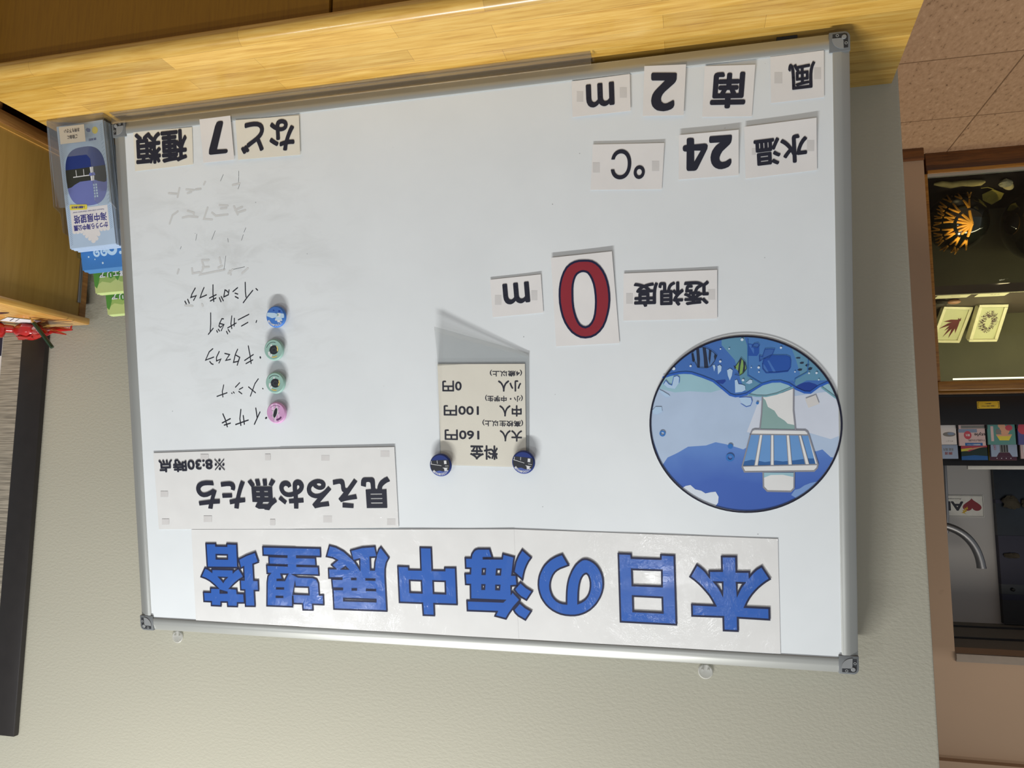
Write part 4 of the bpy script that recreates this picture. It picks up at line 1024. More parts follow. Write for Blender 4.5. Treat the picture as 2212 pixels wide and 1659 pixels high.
# ---- round picture of the tower in the sea
DCX, DCY, DRX, DRY = 0.1515, 0.5435, 0.1338, 0.1290
t = Thing('round_picture', 'big round cut-out picture of a white sea tower, sky and fish', 'picture', (DCX, DCY, SURF), BOARD)
dw = SURF + 0.0014
dp = []
for k in range(97):
    a = 2 * PI * k / 96
    dp.append((DCX + DRX * math.cos(a), DCY + DRY * math.sin(a)))
dp = dp[:-1]
m = MB().prism(dp, SURF + 0.0002, dw)
t.part(m, 'backing_card', 'paper')


def clip_ell(pts, k=0.985):
    s = DRX / DRY
    c = clip_circle([((x - DCX), (y - DCY) * s) for x, y in pts], 0, 0, DRX * k)
    return [(x + DCX, y / s + DCY) for x, y in c]


def sky_mat():
    s = NT('print_painted_sky')
    sx = s.n('ShaderNodeSeparateXYZ')
    v = s.coords()
    s.l(v, sx.inputs[0])
    nz = s.n('ShaderNodeTexNoise', i_Scale=14.0, i_Detail=3.0)
    s.l(v, nz.inputs['Vector'])
    ad = s.n('ShaderNodeMath', operation='MULTIPLY_ADD')
    s.l(nz.outputs[0], ad.inputs[0])
    ad.inputs[1].default_value = 0.05
    s.l(sx.outputs['Y'], ad.inputs[2])
    mr = s.n('ShaderNodeMapRange')
    mr.inputs['From Min'].default_value = -0.01
    mr.inputs['From Max'].default_value = 0.15
    s.l(ad.outputs[0], mr.inputs['Value'])
    s.l(s.ramp(mr.outputs[0], [(0.0, lin((104, 148, 210))), (0.45, lin((92, 132, 202))), (0.75, lin((60, 98, 182))), (1.0, lin((54, 92, 176)))]), s.b.inputs['Base Color'])
    s.b.inputs['Roughness'].default_value = 0.42
    return s.m


mats = [sky_mat(), art('rim'), 'paper']
order = []
m = MB()
m.poly([[(DCX + (x - DCX) * 0.986, DCY + (y - DCY) * 0.986) for x, y in dp]], dw + 0.00010, 0)
outer = [(DCX + (x - DCX) * 0.996, DCY + (y - DCY) * 0.996) for x, y in dp]
m.ribbon(outer, 0.0026, dw + 0.0013, 1, True)
zz = dw + 0.00012
for nme, pts in ART:
    c = clip_ell(mm(pts))
    if len(c) < 3 or nme == 'midblue':
        continue
    if nme not in order:
        order.append(nme)
        mats.append(art(nme))
    zz += 0.000014
    m.poly([c], zz, 3 + order.index(nme))
for nme, wd, pts in LINES:
    if nme not in order:
        order.append(nme)
        mats.append(art(nme))
    zz += 0.000012
    m.ribbon(mm(pts), wd * 0.00062, zz, 3 + order.index(nme))
for nme, a, b, r in DOTS:
    if nme not in order:
        order.append(nme)
        mats.append(art(nme))
    rr = r / 3.858 * 0.00066
    if nme == 'ring':
        m.ring(a / 1e4, b / 1e4, rr * 0.55, rr, zz + 0.00002, 3 + order.index(nme), 20)
    else:
        m.disc(a / 1e4, b / 1e4, rr, zz + 0.00002, 3 + order.index(nme), 12)
mats.append('tape')
m.poly([[(0.0520, 0.5020), (0.0665, 0.5075), (0.0620, 0.5205), (0.0475, 0.5150)]], zz + 0.0001, len(mats) - 1)
t.part(m, 'printed_scene', mats)


# ---- button badges holding things
def badge(u, v, label, kind, rot=0.0, base=SURF, rad=0.0184):
    t = Thing('button_badge', label, 'badge', (u, v, base + 0.00015), BOARD)
    b0 = base + 0.00015
    t.part(MB().lathe([(0.0095, 0.0), (0.0095, 0.0052)], (u, v, b0), 24), 'magnet', 'black', smooth=True)
    h = b0 + 0.0052
    t.part(MB().lathe([(0.012, 0.0), (rad - 0.0006, 0.0003), (rad, 0.0014), (rad - 0.0005, 0.0028), (rad - 0.0012, 0.0039), (rad - 0.0021, 0.0046), (rad - 0.0026, 0.0048), (0.0002, 0.0048)], (u, v, h), 40), 'rim', 'l_white' if False else art({'tower': 'b_blue', 'photo': 'b_navy', 'teal': 'b_teal', 'pink': 'b_pink'}[kind]), smooth=True)
    z = h + 0.0048 + 0.0001
    ca, sa = math.cos(rot), math.sin(rot)
    def P(pts):
        return [(u + (x * ca - y * sa) / 1000.0, v + (x * sa + y * ca) / 1000.0) for x, y in pts]
    m = MB()
    mats = []
    def layer(key, pts, dz):
        if art(key) not in mats:
            mats.append(art(key))
        # keep inside the flat of the badge
        pts = clip_circle(pts, 0, 0, 16.2, 48)
        if len(pts) > 2:
            m.poly([P(pts)], z + dz, mats.index(art(key)))
    def arc(key, r, a0, a1, w, dz):
        if art(key) not in mats:
            mats.append(art(key))
        m.ribbon(P([(r * math.cos(math.radians(a0 + (a1 - a0) * i / 14)), r * math.sin(math.radians(a0 + (a1 - a0) * i / 14))) for i in range(15)]), w / 1000.0, z + dz, mats.index(art(key)))
    big = [(17 * math.cos(2 * PI * i / 48), 17 * math.sin(2 * PI * i / 48)) for i in range(48)]
    if kind == 'photo':
        layer('b_navy', big, 0)
        layer('b_sky', [(-16, 8), (-9, 9.5), (-4, 10), (2, 8.2), (7, 9), (16, 8), (16, 16), (-16, 16)], 0.00004)
        layer('b_land', [(-16, 8.2), (-9, 9.7), (-4, 10.2), (2, 8.4), (7, 9.2), (16, 8.2), (16, -8.5), (-16, -8)], 0.00006)
        layer('b_white', [(17, -2.8), (-2, 1.1), (-2, 0.4), (17, -3.6)], 0.0001)
        layer('b_white', [(-14, 2.2), (-8, 1.8), (-8, 1.2), (-14, 1.6)], 0.0001)
        layer('b_white', [(-13.5, 4.8), (-3.5, 4.0), (-6, 5.6), (-6.5, 9.5), (-10.5, 9.5), (-10.8, 5.8)], 0.0001)
        layer('b_white', [(-11.0, -1.5), (-7.0, -1.5), (-7.0, -7), (-11.0, -7)], 0.0001)
        for xx in (4, 14):
            layer('b_white', [(xx, -3), (xx + 0.7, -3), (xx + 0.7, -8), (xx, -8)], 0.0001)
        if art('b_white') not in mats:
            mats.append(art('b_white'))
        arc_text(m, 'かつうら海中公園', 0.0143, 140 + math.degrees(rot), 40 + math.degrees(rot), 0.0036, z + 0.00018, mats.index(art('b_white')), 0.03, True, u, v)
    elif kind == 'tower':
        layer('b_blue', big, 0)
        layer('b_pale', [(-16, 1), (-8, 2.5), (-2, 1), (6, 3), (16, 0), (16, -6), (-16, -6)], 0.00004)
        layer('sea', [(-16, -5.5), (-8, -6.5), (-2, -5), (6, -7), (16, -5.5), (16, -16), (-16, -16)], 0.00006)
        layer('lens', [(-9, -8), (-5, -8), (-5, -11), (-9, -11)], 0.00008)
        layer('lens', [(1, -10), (5, -9), (5, -12)], 0.00008)
        layer('b_white', [(-9.5, -6.2), (-2.5, -6.2), (-3, 0), (-9, 0)], 0.0001)
        layer('hill', [(-3, -6.2), (-2.5, -6.2), (-3, -0.4), (-7, -3)], 0.00012)
        layer('b_pale', [(-11, 0), (-1.5, 0), (0.5, 5.2), (-13, 5.2)], 0.0001)
        layer('b_white', [(-13.2, 5.2), (0.7, 5.2), (0.2, 6.4), (-12.8, 6.4)], 0.00014)
        layer('b_white', [(-9, 6.4), (-4, 6.4), (-4, 9), (-9, 9)], 0.00014)
        arc_text(m, 'かつうら海中公園', 0.0143, 136 + math.degrees(rot), 36 + math.degrees(rot), 0.0036, z + 0.00018, mats.index(art('b_white')), 0.03, True, u, v)
    elif kind == 'teal':
        layer('b_teal', big, 0)
        layer('b_dark', [(-1 + 8.6 * math.cos(2 * PI * i / 28), 0.5 + 7.6 * math.sin(2 * PI * i / 28)) for i in range(28)], 0.00005)
        layer('b_yel', [(-9.4, 0), (-8.2, 4), (-5.6, 5.6), (-6.2, 2), (-7.6, 0), (-7, -4), (-8.8, -4)], 0.00009)
        layer('b_white', [(7, 1), (10.5, 0), (11.5, 5), (10, 8.5), (8.6, 5)], 0.00009)
        layer('b_white', [(4.5, 6.2), (7.4, 5.2), (9.6, 8.4), (8.6, 10.2), (6.6, 9.6)], 0.00011)
        layer('b_white', [(-1, -7.4), (2.4, -6.8), (2.6, -9.2), (0, -9.8)], 0.00009)
        for i in range(9):
            a = i * 0.7
            x, y = -1 + 4.2 * math.cos(a), 1 + 3.2 * math.sin(a)
            layer('b_teal', [(x - .35, y), (x, y - .35), (x + .35, y), (x, y + .35)], 0.00009)
        arc('b_dark', 12.6, -128, -36, 0.8, 0.00009)
        arc('b_yel', 12.4, 62, 100, 1.9, 0.00009)
        arc('b_dark', 13.5, 62, 100, 0.35, 0.0001)
        arc('b_dark', 11.3, 62, 100, 0.35, 0.0001)
    else:
        layer('b_pink', big, 0)
        layer('b_pink2', [(-2, 16), (3, 16), (9, -16), (5, -16)], 0.00004)
        layer('b_pink2', [(-8, 16), (-6, 16), (0, -16), (-3, -16)], 0.00004)
        layer('b_white', [(1 + 4.2 * math.cos(2 * PI * i / 24) * 0.98 + 0.28 * 9.2 * math.sin(2 * PI * i / 24), 9.2 * math.sin(2 * PI * i / 24)) for i in range(24)], 0.00006)
        for sx, sy, tx, ty in ((-3, -5, -6.5, -9), (0, -8, -1.5, -12.5), (-3.4, 1, -7.4, 0), (4.5, 4, 9.4, 5), (3.6, -3, 8, -4.5), (3, 8, 5, 12.5)):
            d = Vector((ty - sy, sx - tx)).normalized() * 1.3
            layer('b_dark', [(sx + d.x, sy + d.y), (tx, ty), (sx - d.x, sy - d.y)], 0.00007)
            layer('b_white', [(sx + d.x * .6, sy + d.y * .6), (tx * .93, ty * .93), (sx - d.x * .6, sy - d.y * .6)], 0.00008)
        layer('b_dark', [(1 + 3.3 * math.cos(2 * PI * i / 24) + 0.28 * 8.2 * math.sin(2 * PI * i / 24), 8.2 * math.sin(2 * PI * i / 24)) for i in range(24)], 0.0001)
        arc('b_plum', 11.8, 98, 138, 3.2, 0.00009)
        arc('b_dark', 12.8, -128, -46, 0.6, 0.00009)
    t.part(m, 'printed_face', mats)
    return t


badge(0.8952, 0.3540, 'bright blue badge with a white tower, lowest of the four in the column', 'tower', -0.10)
badge(0.9020, 0.4090, 'teal badge next to the bright blue badge, lower of the two teal ones', 'teal', 0.30)
badge(0.9022, 0.4645, 'teal badge next to the pink badge, upper of the two teal ones', 'teal', 0.0)
badge(0.9030, 0.5150, 'pink badge with a dark oval sea creature, top of the column', 'pink', 0.0)
badge(0.6150, 0.6025, 'dark blue photo badge on the upper right corner of the price list', 'photo', 0.06, SURF + 0.0028)
badge(0.4795, 0.5978, 'dark blue photo badge on the upper left corner of the price list', 'photo', -0.10, SURF + 0.0028)

# ================================================================== leaflet holder on the worktop
LX = 1.2195
TL = math.radians(11.5)
LEY = Vector((-0.030, math.sin(TL), math.cos(TL))).normalized()
LEX = Vector((1, 0, 0.030)).normalized()
LEN = LEX.cross(LEY).normalized()
t = Thing('leaflet_holder', 'clear stepped acrylic leaflet holder with a beige sticker, right of the board', 'leaflet holder', (1.263, -0.12, 0))


def slab_in(F, mb):
    for i, p in enumerate(mb.v):
        mb.v[i] = F @ p
    return mb


HF = frame((1.2065, -0.2030, 0.0028), Vector((1, 0, 0)), Vector((-0.02, math.sin(TL), math.cos(TL))).normalized(), Vector((0, -math.cos(TL), math.sin(TL))))
HWD = 0.1165
fr = [(0, 0), (HWD, 0), (HWD, 0.150)] + [(HWD - 0.004 - 0.004 * math.cos(k * PI / 8) + 0.0, 0.150 + 0.004 * math.sin(k * PI / 8)) for k in (4, 6)] + \
     [(HWD - 0.020, 0.154), (HWD - 0.026, 0.148), (HWD - 0.026, 0.074), (HWD - 0.032, 0.066), (0.041, 0.066), (0.034, 0.074), (0.034, 0.146), (0.027, 0.154), (0.006, 0.154), (0, 0.148)]
t.part(slab_in(HF, MB().prism(fr, -0.0022, 0)), 'front_panel', 'acry', label='front panel with a deep finger notch')
side = [(-0.2025, 0.0023), (-0.1735, 0.150), (-0.158, 0.158), (-0.150, 0.190), (-0.122, 0.197), (-0.114, 0.226), (-0.087, 0.233), (-0.080, 0.262), (-0.060, 0.262), (-0.050, 0.0023)]
for xx in (1.2046, 1.3232):
    t.part(MB().prism(side, xx, xx + 0.0018, axis='X'), 'side_panel', 'acry')
t.part(MB().box(1.2065, 1.323, -0.2030, -0.050, 0.0003, 0.0022), 'base', 'acry')
stk = MB()
sq = [(0.0395, 0.014), (0.0925, 0.014), (0.0925, 0.0435), (0.0395, 0.0435)]
slab_in(HF, stk.poly([sq], 0.0004))
tk = t.part(stk, 'sticker', 'sticker')
lt = MB()
put_text(lt, 'ご自由に', 0.066, 0.0235 + 0.010, 0.021, 0.0068, 0, 0.0008, 0, 0.01)
put_text(lt, 'お持ち下さい', 0.066, 0.0225, 0.032, 0.0068, 0, 0.0008, 0, 0.01)
slab_in(HF, lt)
t.part(lt, 'sticker_lettering', 'print', tk)


def leaf_frame(y, z, x=LX):
    return frame((x, y, z), LEX, LEY, LEN)


LW, LH = 0.0975, 0.2165


def leaflet_art():
    """front of the park leaflet in mm, origin at its lower left corner"""
    m = MB()
    mats = []
    def layer(key, pts, z):
        if art(key) not in mats:
            mats.append(art(key))
        m.poly([[(x / 1000.0, y / 1000.0) for x, y in pts]], z, mats.index(art(key)))
    layer('l_bg', [(0, 0), (97.5, 0), (97.5, 216.5), (0, 216.5)], 0.0001)
    for i in range(64):
        y = 6 + i * 3.2
        for x0 in (2.5, 89.5):
            if (x0 < 50 and y > 188) or (30 < y < 150 and x0 < 50 and i % 2):
                continue
            layer('l_hatch', [(x0, y), (x0 + 5.2, y + 3.4), (x0 + 5.2, y + 4.1), (x0, y + 0.7)], 0.00014)
    ov = []
    for k in range(48):
        a = 2 * PI * k / 48
        c, s = math.cos(a), math.sin(a)
        e = 2 / 2.9
        ov.append((46.5 + 42.5 * math.copysign(abs(c) ** e, c), 93 + 51.5 * math.copysign(abs(s) ** e, s)))
    layer('l_sky', ov, 0.00016)
    def clipy(p, lo, hi):
        for sgn, lim in ((1, lo), (-1, hi)):
            out = []
            for i in range(len(p)):
                a, b = p[i - 1], p[i]
                fa, fb = sgn * (a[1] - lim), sgn * (b[1] - lim)
                if (fa >= 0) != (fb >= 0):
                    k = fa / (fa - fb)
                    out.append((a[0] + (b[0] - a[0]) * k, lim))
                if fb >= 0:
                    out.append(b)
            p = out
        return p
    layer('b_navy', clipy(ov, 40, 78), 0.0002)
    layer('l_land', clipy(ov, 77.9, 101), 0.00022)
    layer('l_land', [(60, 100.8), (88.5, 100.8), (88.3, 110), (80, 109), (72, 105)], 0.00023)
    layer('l_land', [(4.8, 100.8), (30, 100.8), (22, 104), (10, 107), (5.5, 106)], 0.00023)
    layer('b_white', [(36, 91), (74, 91), (74, 92.6), (36, 92.6)], 0.0003)
    layer('b_white', [(30, 78), (37, 78), (36.5, 88), (30.5, 88)], 0.0003)
    layer('l_sky', [(28, 88), (39, 88), (40, 93), (27, 93)], 0.00032)
    layer('b_white', [(29.5, 93.4), (37.5, 93.4), (37, 102), (30.5, 102)], 0.0003)
    for x in (50, 66):
        layer('b_white', [(x, 80), (x + 1.2, 80), (x + 1.2, 91), (x, 91)], 0.0003)
    for x in (26, 31):
        for k in range(5):
            layer('b_pale', [(x, 128 - k * 5), (x + 3, 128 - k * 5), (x + 3, 131.5 - k * 5), (x, 131.5 - k * 5)], 0.0003)
    cl = [(9, 147), (88, 147), (88, 186)]
    for cx, r in ((84, 4.5), (77, 5), (69, 5)):
        cl += [(cx + r * math.cos(a), 188 + r * 0.8 * math.sin(a)) for a in (0.2, 1.2, 2.0, 2.9)]
    for cx, cy, r in ((64, 192, 4), (59, 197, 4.5), (53, 202, 4.5), (46, 206, 5.5), (39, 203, 4.5), (34, 196, 4.5)):
        cl += [(cx + r * math.cos(a), cy + r * math.sin(a)) for a in (0.4, 1.3, 2.2, 3.0)]
    for cx, r in ((27, 4.5), (20, 4.5), (13, 4.5)):
        cl += [(cx + r * math.cos(a), 188 + r * 0.9 * math.sin(a)) for a in (0.2, 1.2, 2.0, 2.9)]
    cl += [(9, 186)]
    layer('l_white', cl, 0.00026)
    ink = 'l_ink'
    if art(ink) not in mats:
        mats.append(art(ink))
    k = mats.index(art(ink))
    put_text(m, '海中展望塔', 0.0475, 0.1665, 0.070, 0.0150, 0, 0.0004, k, 0.02)
    put_text(m, 'かつうら海中公園', 0.0480, 0.1815, 0.072, 0.0105, 0, 0.0004, k, 0.03)
    put_text(m, 'Katsuura underwater observation tower', 0.050, 0.1540, 0.066, 0.0026, 0, 0.0004, k, 0.0)
    lab = [(52, 142), (86, 139), (88, 140.5), (88.5, 147), (87, 148.5), (53, 151), (51.5, 149.5), (51, 143.5)]
    layer('l_yel', lab, 0.0005)
    put_text(m, '入場割引券付き', 0.0698, 0.1451, 0.029, 0.0048, -0.07, 0.0006, k, 0.04)
    layer('l_yel', [(18 + 6.2 * math.cos(2 * PI * i / 20), 16 + 6.2 * math.sin(2 * PI * i / 20)) for i in range(20)], 0.0003)
    layer('l_navy', [(28, 12), (34, 10), (37, 13), (34, 17), (29, 18), (27, 15)], 0.0003)
    put_text(m, '勝浦駅', 0.025, 0.031, 0.016, 0.004, 0, 0.0004, k, 0.02)
    return m, mats


def stack(name, y0, z0, n, pitch, first_label, rest_label, group, face, edge, h=LH, x=LX):
    """n leaflets standing in one pocket; the front one carries the print"""
    proto = None
    for i in range(n):
        Fi = leaf_frame(y0 + i * pitch, z0, x)
        if i == 0 or proto is None:
            t = Thing(name, first_label if i == 0 else rest_label, 'leaflet', (0, 0, 0), Fi, group)
            hh = h if i == 0 else h + 0.0012
            wv = 0.0 if i == 0 else 0.0004
            t.part(MB().box(wv, LW - wv, 0, hh, -0.0015, 0), 'folded_sheet', art(edge))
            if i == 0:
                mb, mats = face()
                t.part(mb, 'printed_front', mats)
            else:
                proto = t
        else:
            r = copy_thing(proto, (0, 0, 0))
            r.matrix_world = leaf_frame(y0 + i * pitch, z0 + random.uniform(-0.001, 0.0012), x + random.uniform(-0.0012, 0.0012))


def wave_face():
    m = MB()
    mats = [art('l_wave'), art('b_pale')]
    m.poly([[(0, 0), (LW, 0), (LW, LH), (0, LH)]], 0.0001, 0)
    T = LH - 0.004
    for cx, r in ((0.028, 0.0125), (0.046, 0.0078), (0.062, 0.0074)):
        cy = T - 0.030 + (0.0125 - r)
        sp = [(cx + r * (1 - 0.75 * k / 22.0) * math.cos(-1.2 + 0.30 * k), cy + r * (1 - 0.75 * k / 22.0) * math.sin(-1.2 + 0.30 * k)) for k in range(23)]
        m.ribbon(sp, r * 0.52, 0.0003, 1)
        m.poly([[(cx - r * 1.25, cy - 0.02), (cx + r * 0.9, cy - 0.02), (cx + r * 0.95, cy - 0.2 * r), (cx, cy - r * 0.9), (cx - r * 1.1, cy - r * 0.8)]], 0.0002, 1)
    for cx, dy, r in ((0.012, 0.0215, 0.003), (0.052, 0.006, 0.0021), (0.068, 0.014, 0.0013), (0.081, 0.0195, 0.0017)):
        m.disc(cx, T - dy, r, 0.0003, 1, 14)
    return m, mats


def green_face():
    m = MB()
    mats = [art('l_g1'), art('l_g2'), art('l_g3'), art('b_white'), art('b_dark')]
    m.poly([[(0, 0), (LW, 0), (LW, LH), (0, LH)]], 0.0001, 0)
    T = LH * 1000
    m.poly([[(x / 1000.0, y / 1000.0) for x, y in [(0, 100), (97.5, 100), (97.5, T - 12), (90, T - 16), (80, T - 21), (62, T - 17), (48, T - 24), (40, T - 18), (25, T - 15), (12, T - 20), (0, T - 16)]]], 0.0002, 1)
    m.poly([[(x / 1000.0, y / 1000.0) for x, y in [(97.5, T - 14), (92, T - 18), (88, T - 22), (84, T - 30), (70, T - 30), (60, T - 25), (52, T - 29), (46, T - 20), (40, T - 29), (24, T - 33), (10, T - 28), (0, T - 34), (0, 100), (97.5, 100)]]], 0.0003, 2)
    m.poly([[(x / 1000.0, y / 1000.0) for x, y in [(86, 150), (97.5, 150), (97.5, T - 14), (93, T - 9), (89, T - 16), (85, T - 26)]]], 0.0004, 2)
    put_text(m, '観察エリア', 0.048, LH - 0.0335, 0.074, 0.0125, 0, 0.0006, 4, 0.06)
    put_text(m, '観察エリア', 0.0475, LH - 0.0330, 0.074, 0.0125, 0, 0.0008, 3, 0.035)
    return m, mats


stack('folded_leaflet', -0.1880, 0.0050, 10, 0.0023, 'blue and white park leaflet with an oval tower photo, front pocket', 'pale blue leaflet behind the oval-photo leaflet in the front pocket', 'leaflets behind the front one', leaflet_art, 'l_edge')
stack('folded_leaflet', -0.1565, 0.0370, 6, 0.0030, 'blue leaflet with a white curling wave in the second pocket', 'plain blue leaflet edge behind the wave leaflet', 'leaflets behind the wave one', wave_face, 'l_wedge')
stack('folded_leaflet', -0.1225, 0.0720, 5, 0.0034, 'green hill leaflet with white lettering, third pocket, above the wave leaflet', 'light green leaflet edge in the third pocket', 'green leaflets in the third pocket', green_face, 'l_gedge')
stack('folded_leaflet', -0.0890, 0.1060, 5, 0.0034, 'green hill leaflet in the rear pocket, highest of the holder', 'light green leaflet edge in the rear pocket', 'green leaflets in the rear pocket', green_face, 'l_gedge')

# ================================================================== wooden box on its stand, right edge
t = Thing('low_stand', 'low dark wooden stand beyond the right end of the yellow worktop', 'stand', (1.65, -0.16, FZ))
t.part(MB().box(1.352, 2.1, -0.36, -0.004, -0.062, -0.038), 'stand_top', 'darkwood', bevel=0.003)
for x in (1.39, 2.06):
    for y in (-0.32, -0.04):
        t.part(MB().box(x - 0.02, x + 0.02, y - 0.02, y + 0.02, FZ, -0.062), 'leg', 'darkwood')
t = Thing('wooden_box', 'honey-coloured wooden survey box with a slotted lid at the right edge', 'box', (1.60, -0.15, -0.038))
BX = 1.393
t.part(MB().box(BX + 0.001, BX + 0.012, -0.232, -0.0302, 0.012, 0.318), 'side_panel', 'ply')
t.part(MB().box(BX + 0.38, BX + 0.392, -0.232, -0.0302, 0.012, 0.318), 'side_panel', 'ply')
t.part(MB().box(BX - 0.004, BX + 0.40, -0.262, -0.0150, -0.012, 0.012), 'base_rail', 'box_wood', bevel=0.003)
t.part(MB().box(BX - 0.0015, BX + 0.394, -0.238, -0.030, 0.0121, 0.0185), 'base_bead', 'box_top')
for x in (BX - 0.0005, BX + 0.370):
    t.part(MB().box(x, x + 0.026, -0.258, -0.2322, 0.0122, 0.318), 'corner_post', 'box_wood', bevel=0.002)
    t.part(MB().box(x, x + 0.016, -0.0300, -0.0142, -0.038, 0.318), 'rear_post', 'box_wood', bevel=0.001)
t.part(MB().box(BX + 0.026, BX + 0.370, -0.256, -0.244, 0.0122, 0.318), 'front_panel', 'ply')
for x in (BX + 0.02, BX + 0.36):
    ft = MB().lathe([(0.020, -0.0258), (0.023, -0.018), (0.023, -0.008), (0.020, 0.0)], (x, -0.242, -0.012), 20)
    t.part(ft, 'foot', 'box_wood', smooth=True)
lid = MB().box(BX - 0.013, BX + 0.41, -0.285, -0.0142, 0.3182, 0.332)
lid = t.part(lid, 'lid', ['box_top'], bevel=0.003)
t.part(MB().disc(BX + 0.090, -0.1465, 0.050, 0.3324, 0, 24, None, 0.009), 'slot', 'black', lid, label='dark oval slot')
hg = MB().tube([(BX - 0.0005, -0.033, 0.205), (BX - 0.0005, -0.033, 0.290)], 0.0035, 10)
t.part(hg, 'hinge_rod', 'chrome', smooth=True)

t = Thing('paper_slip', 'small white paper slip lying on the box lid beside the red ornament', 'paper', (1.465, -0.085, 0.3325))
t.part(MB().poly([[(1.469, -0.116), (1.435, -0.074), (1.480, -0.052), (1.512, -0.094)]], 0.3332), 'sheet', 'paper')
t.part(MB().ribbon([(1.466, -0.106), (1.492, -0.090)], 0.0016, 0.3336).ribbon([(1.461, -0.099), (1.487, -0.083)], 0.0012, 0.3336), 'print_line', 'print')

# red ornament: round body, claw arms and pointed legs
t = Thing('red_ornament', 'glossy red claw-armed ornament on the box lid', 'ornament', (1.492, -0.062, 0.332))
b = MB().blob((1.488, -0.050, 0.3465), (0.030, 0.024, 0.0165), 22, 12, 0, 0.18, 3.1)
t.part(b, 'body', 'redgloss', smooth=True)
wr = MB()
for k in range(4):
    wr.tube([(1.466 + 0.004 * k + 0.012 * j, -0.064 + 0.005 * k + 0.002 * math.sin(j * 2.1 + k), 0.3602 + 0.0012 * math.sin(j * 1.7 + k)) for j in range(4)], [0.0012, 0.0024, 0.0024, 0.0012], 8)
t.part(wr, 'wrinkled_top', 'redgloss', smooth=True)
cl = MB().blob((1.534, -0.080, 0.3485), (0.018, 0.016, 0.0150), 18, 10, 0, 0.22, 1.2)
cl.tube([(1.512, -0.062, 0.344), (1.522, -0.070, 0.344), (1.530, -0.078, 0.346)], [0.007, 0.008, 0.009], 10)
t.part(cl, 'claw', 'redgloss', smooth=True)
cl = MB().tube([(1.466, -0.058, 0.346), (1.452, -0.070, 0.350), (1.438, -0.080, 0.354), (1.424, -0.085, 0.355)], [0.008, 0.009, 0.008, 0.006], 10)
cl.tube([(1.432, -0.082, 0.355), (1.421, -0.091, 0.357), (1.412, -0.095, 0.361)], [0.0055, 0.005, 0.003], 8)
cl.tube([(1.430, -0.074, 0.354), (1.418, -0.079, 0.358), (1.407, -0.086, 0.362)], [0.0055, 0.005, 0.003], 8)
t.part(cl, 'claw', 'redgloss', smooth=True)
for a, e, zz_ in ((0.2, (1.372, -0.078, 0.3625), 0.352), (0.6, (1.376, -0.060, 0.350), 0.346), (1.0, (1.402, -0.036, 0.3365), 0.340)):
    lg = MB().tube([(1.462, -0.046, 0.346), (1.430, (e[1] - 0.046) / 2 - 0.004, zz_ + 0.004), (1.405, e[1] + 0.002, zz_ + 0.002), e], [0.006, 0.0055, 0.004, 0.0012], 8)
    t.part(lg, 'leg', 'redgloss', smooth=True)

t = Thing('pencil', 'short dark green pencil held in the claw of the red ornament', 'pencil', (1.432, -0.104, 0.3325))
p0, p1 = Vector((1.4310, -0.1040, 0.3330)), Vector((1.3905, -0.0880, 0.3890))
dv = (p1 - p0)
t.part(MB().tube([p0 + dv * 0.17, p1], 0.0036, 6), 'shaft', 'pgreen')
t.part(MB().tube([p0 + dv * 0.035, p0 + dv * 0.17], [0.0010, 0.0035], 8), 'sharpened_end', 'pwood')
t.part(MB().tube([p0, p0 + dv * 0.04], [0.0004, 0.0011], 6), 'lead', 'black')

# ================================================================== notice board behind the box
t = Thing('notice_board', 'black-framed notice board with ribbed beige fabric, hung on the wall', 'notice board', (1.80, -0.015, 0.2))
NX0, NX1, NZ0, NZ1 = 1.487, 2.25, 0.10, 1.121
NF = 0.0585
for x0, x1, z0, z1 in ((NX0, NX0 + NF, NZ0, NZ1), (NX1 - NF, NX1, NZ0, NZ1), (NX0 + NF, NX1 - NF, NZ0, NZ0 + NF), (NX0 + NF, NX1 - NF, NZ1 - NF, NZ1)):
    t.part(MB().box(x0, x1, -0.012, -0.0008, z0, z1), 'frame_rail', 'blackframe', bevel=0.002)
t.part(MB().box(NX0 + NF, NX1 - NF, -0.0085, -0.002, NZ0 + NF, NZ1 - NF), 'fabric_panel', 'fabric')
t = Thing('poster', 'white poster with a navy band pinned inside the black frame', 'poster', (1.85, -0.0145, 0.30))
t.part(MB().box(1.5955, 2.12, -0.0100, -0.0088, 0.30, 1.0), 'sheet', 'paper')
t.part(MB().box(1.5955, 2.12, -0.0108, -0.0102, 0.30, 0.386), 'printed_band', 'navy')

# ================================================================== display case in the recess
CX0, CX1, CY0, CY1 = -2.0, -0.762, 2.06, 2.56
t = Thing('display_case', 'long wooden glass-fronted display case on the passage floor', 'display case', (-1.4, 2.3, FZ))
t.part(MB().box(CX0, CX1, CY0 + 0.015, CY1, FZ, -0.640), 'plinth', 'darkwood', bevel=0.003)
t.part(MB().box(CX0, CX1, CY0, CY0 + 0.030, -0.6398, -0.624), 'lower_rail', 'casewood', bevel=0.002)
t.part(MB().box(CX0, CX1, CY0 + 0.004, CY0 + 0.022, -0.6238, -0.612), 'glass_track', 'alu')
t.part(MB().box(CX0, CX1, CY0 + 0.031, CY1, -0.6398, -0.612), 'case_floor', 'black')
t.part(MB().box(CX1 + 0.0005, CX1 + 0.014, CY0, CY0 + 0.03, -0.6238, 0.246), 'corner_post', 'casewood', bevel=0.002)
t.part(MB().box(CX1 - 0.0002, CX1 + 0.014, CY0 + 0.031, CY1, -0.6118, 0.246), 'end_panel', 'olive')
t.part(MB().box(CX0, CX1 - 0.0004, CY1 - 0.02, CY1, -0.6118, 0.246), 'back_panel', 'olive')
t.part(MB().box(CX0, CX1 - 0.0006, CY0 + 0.024, CY1 - 0.021, -0.1495, -0.1135), 'shelf', 'oliveshelf')
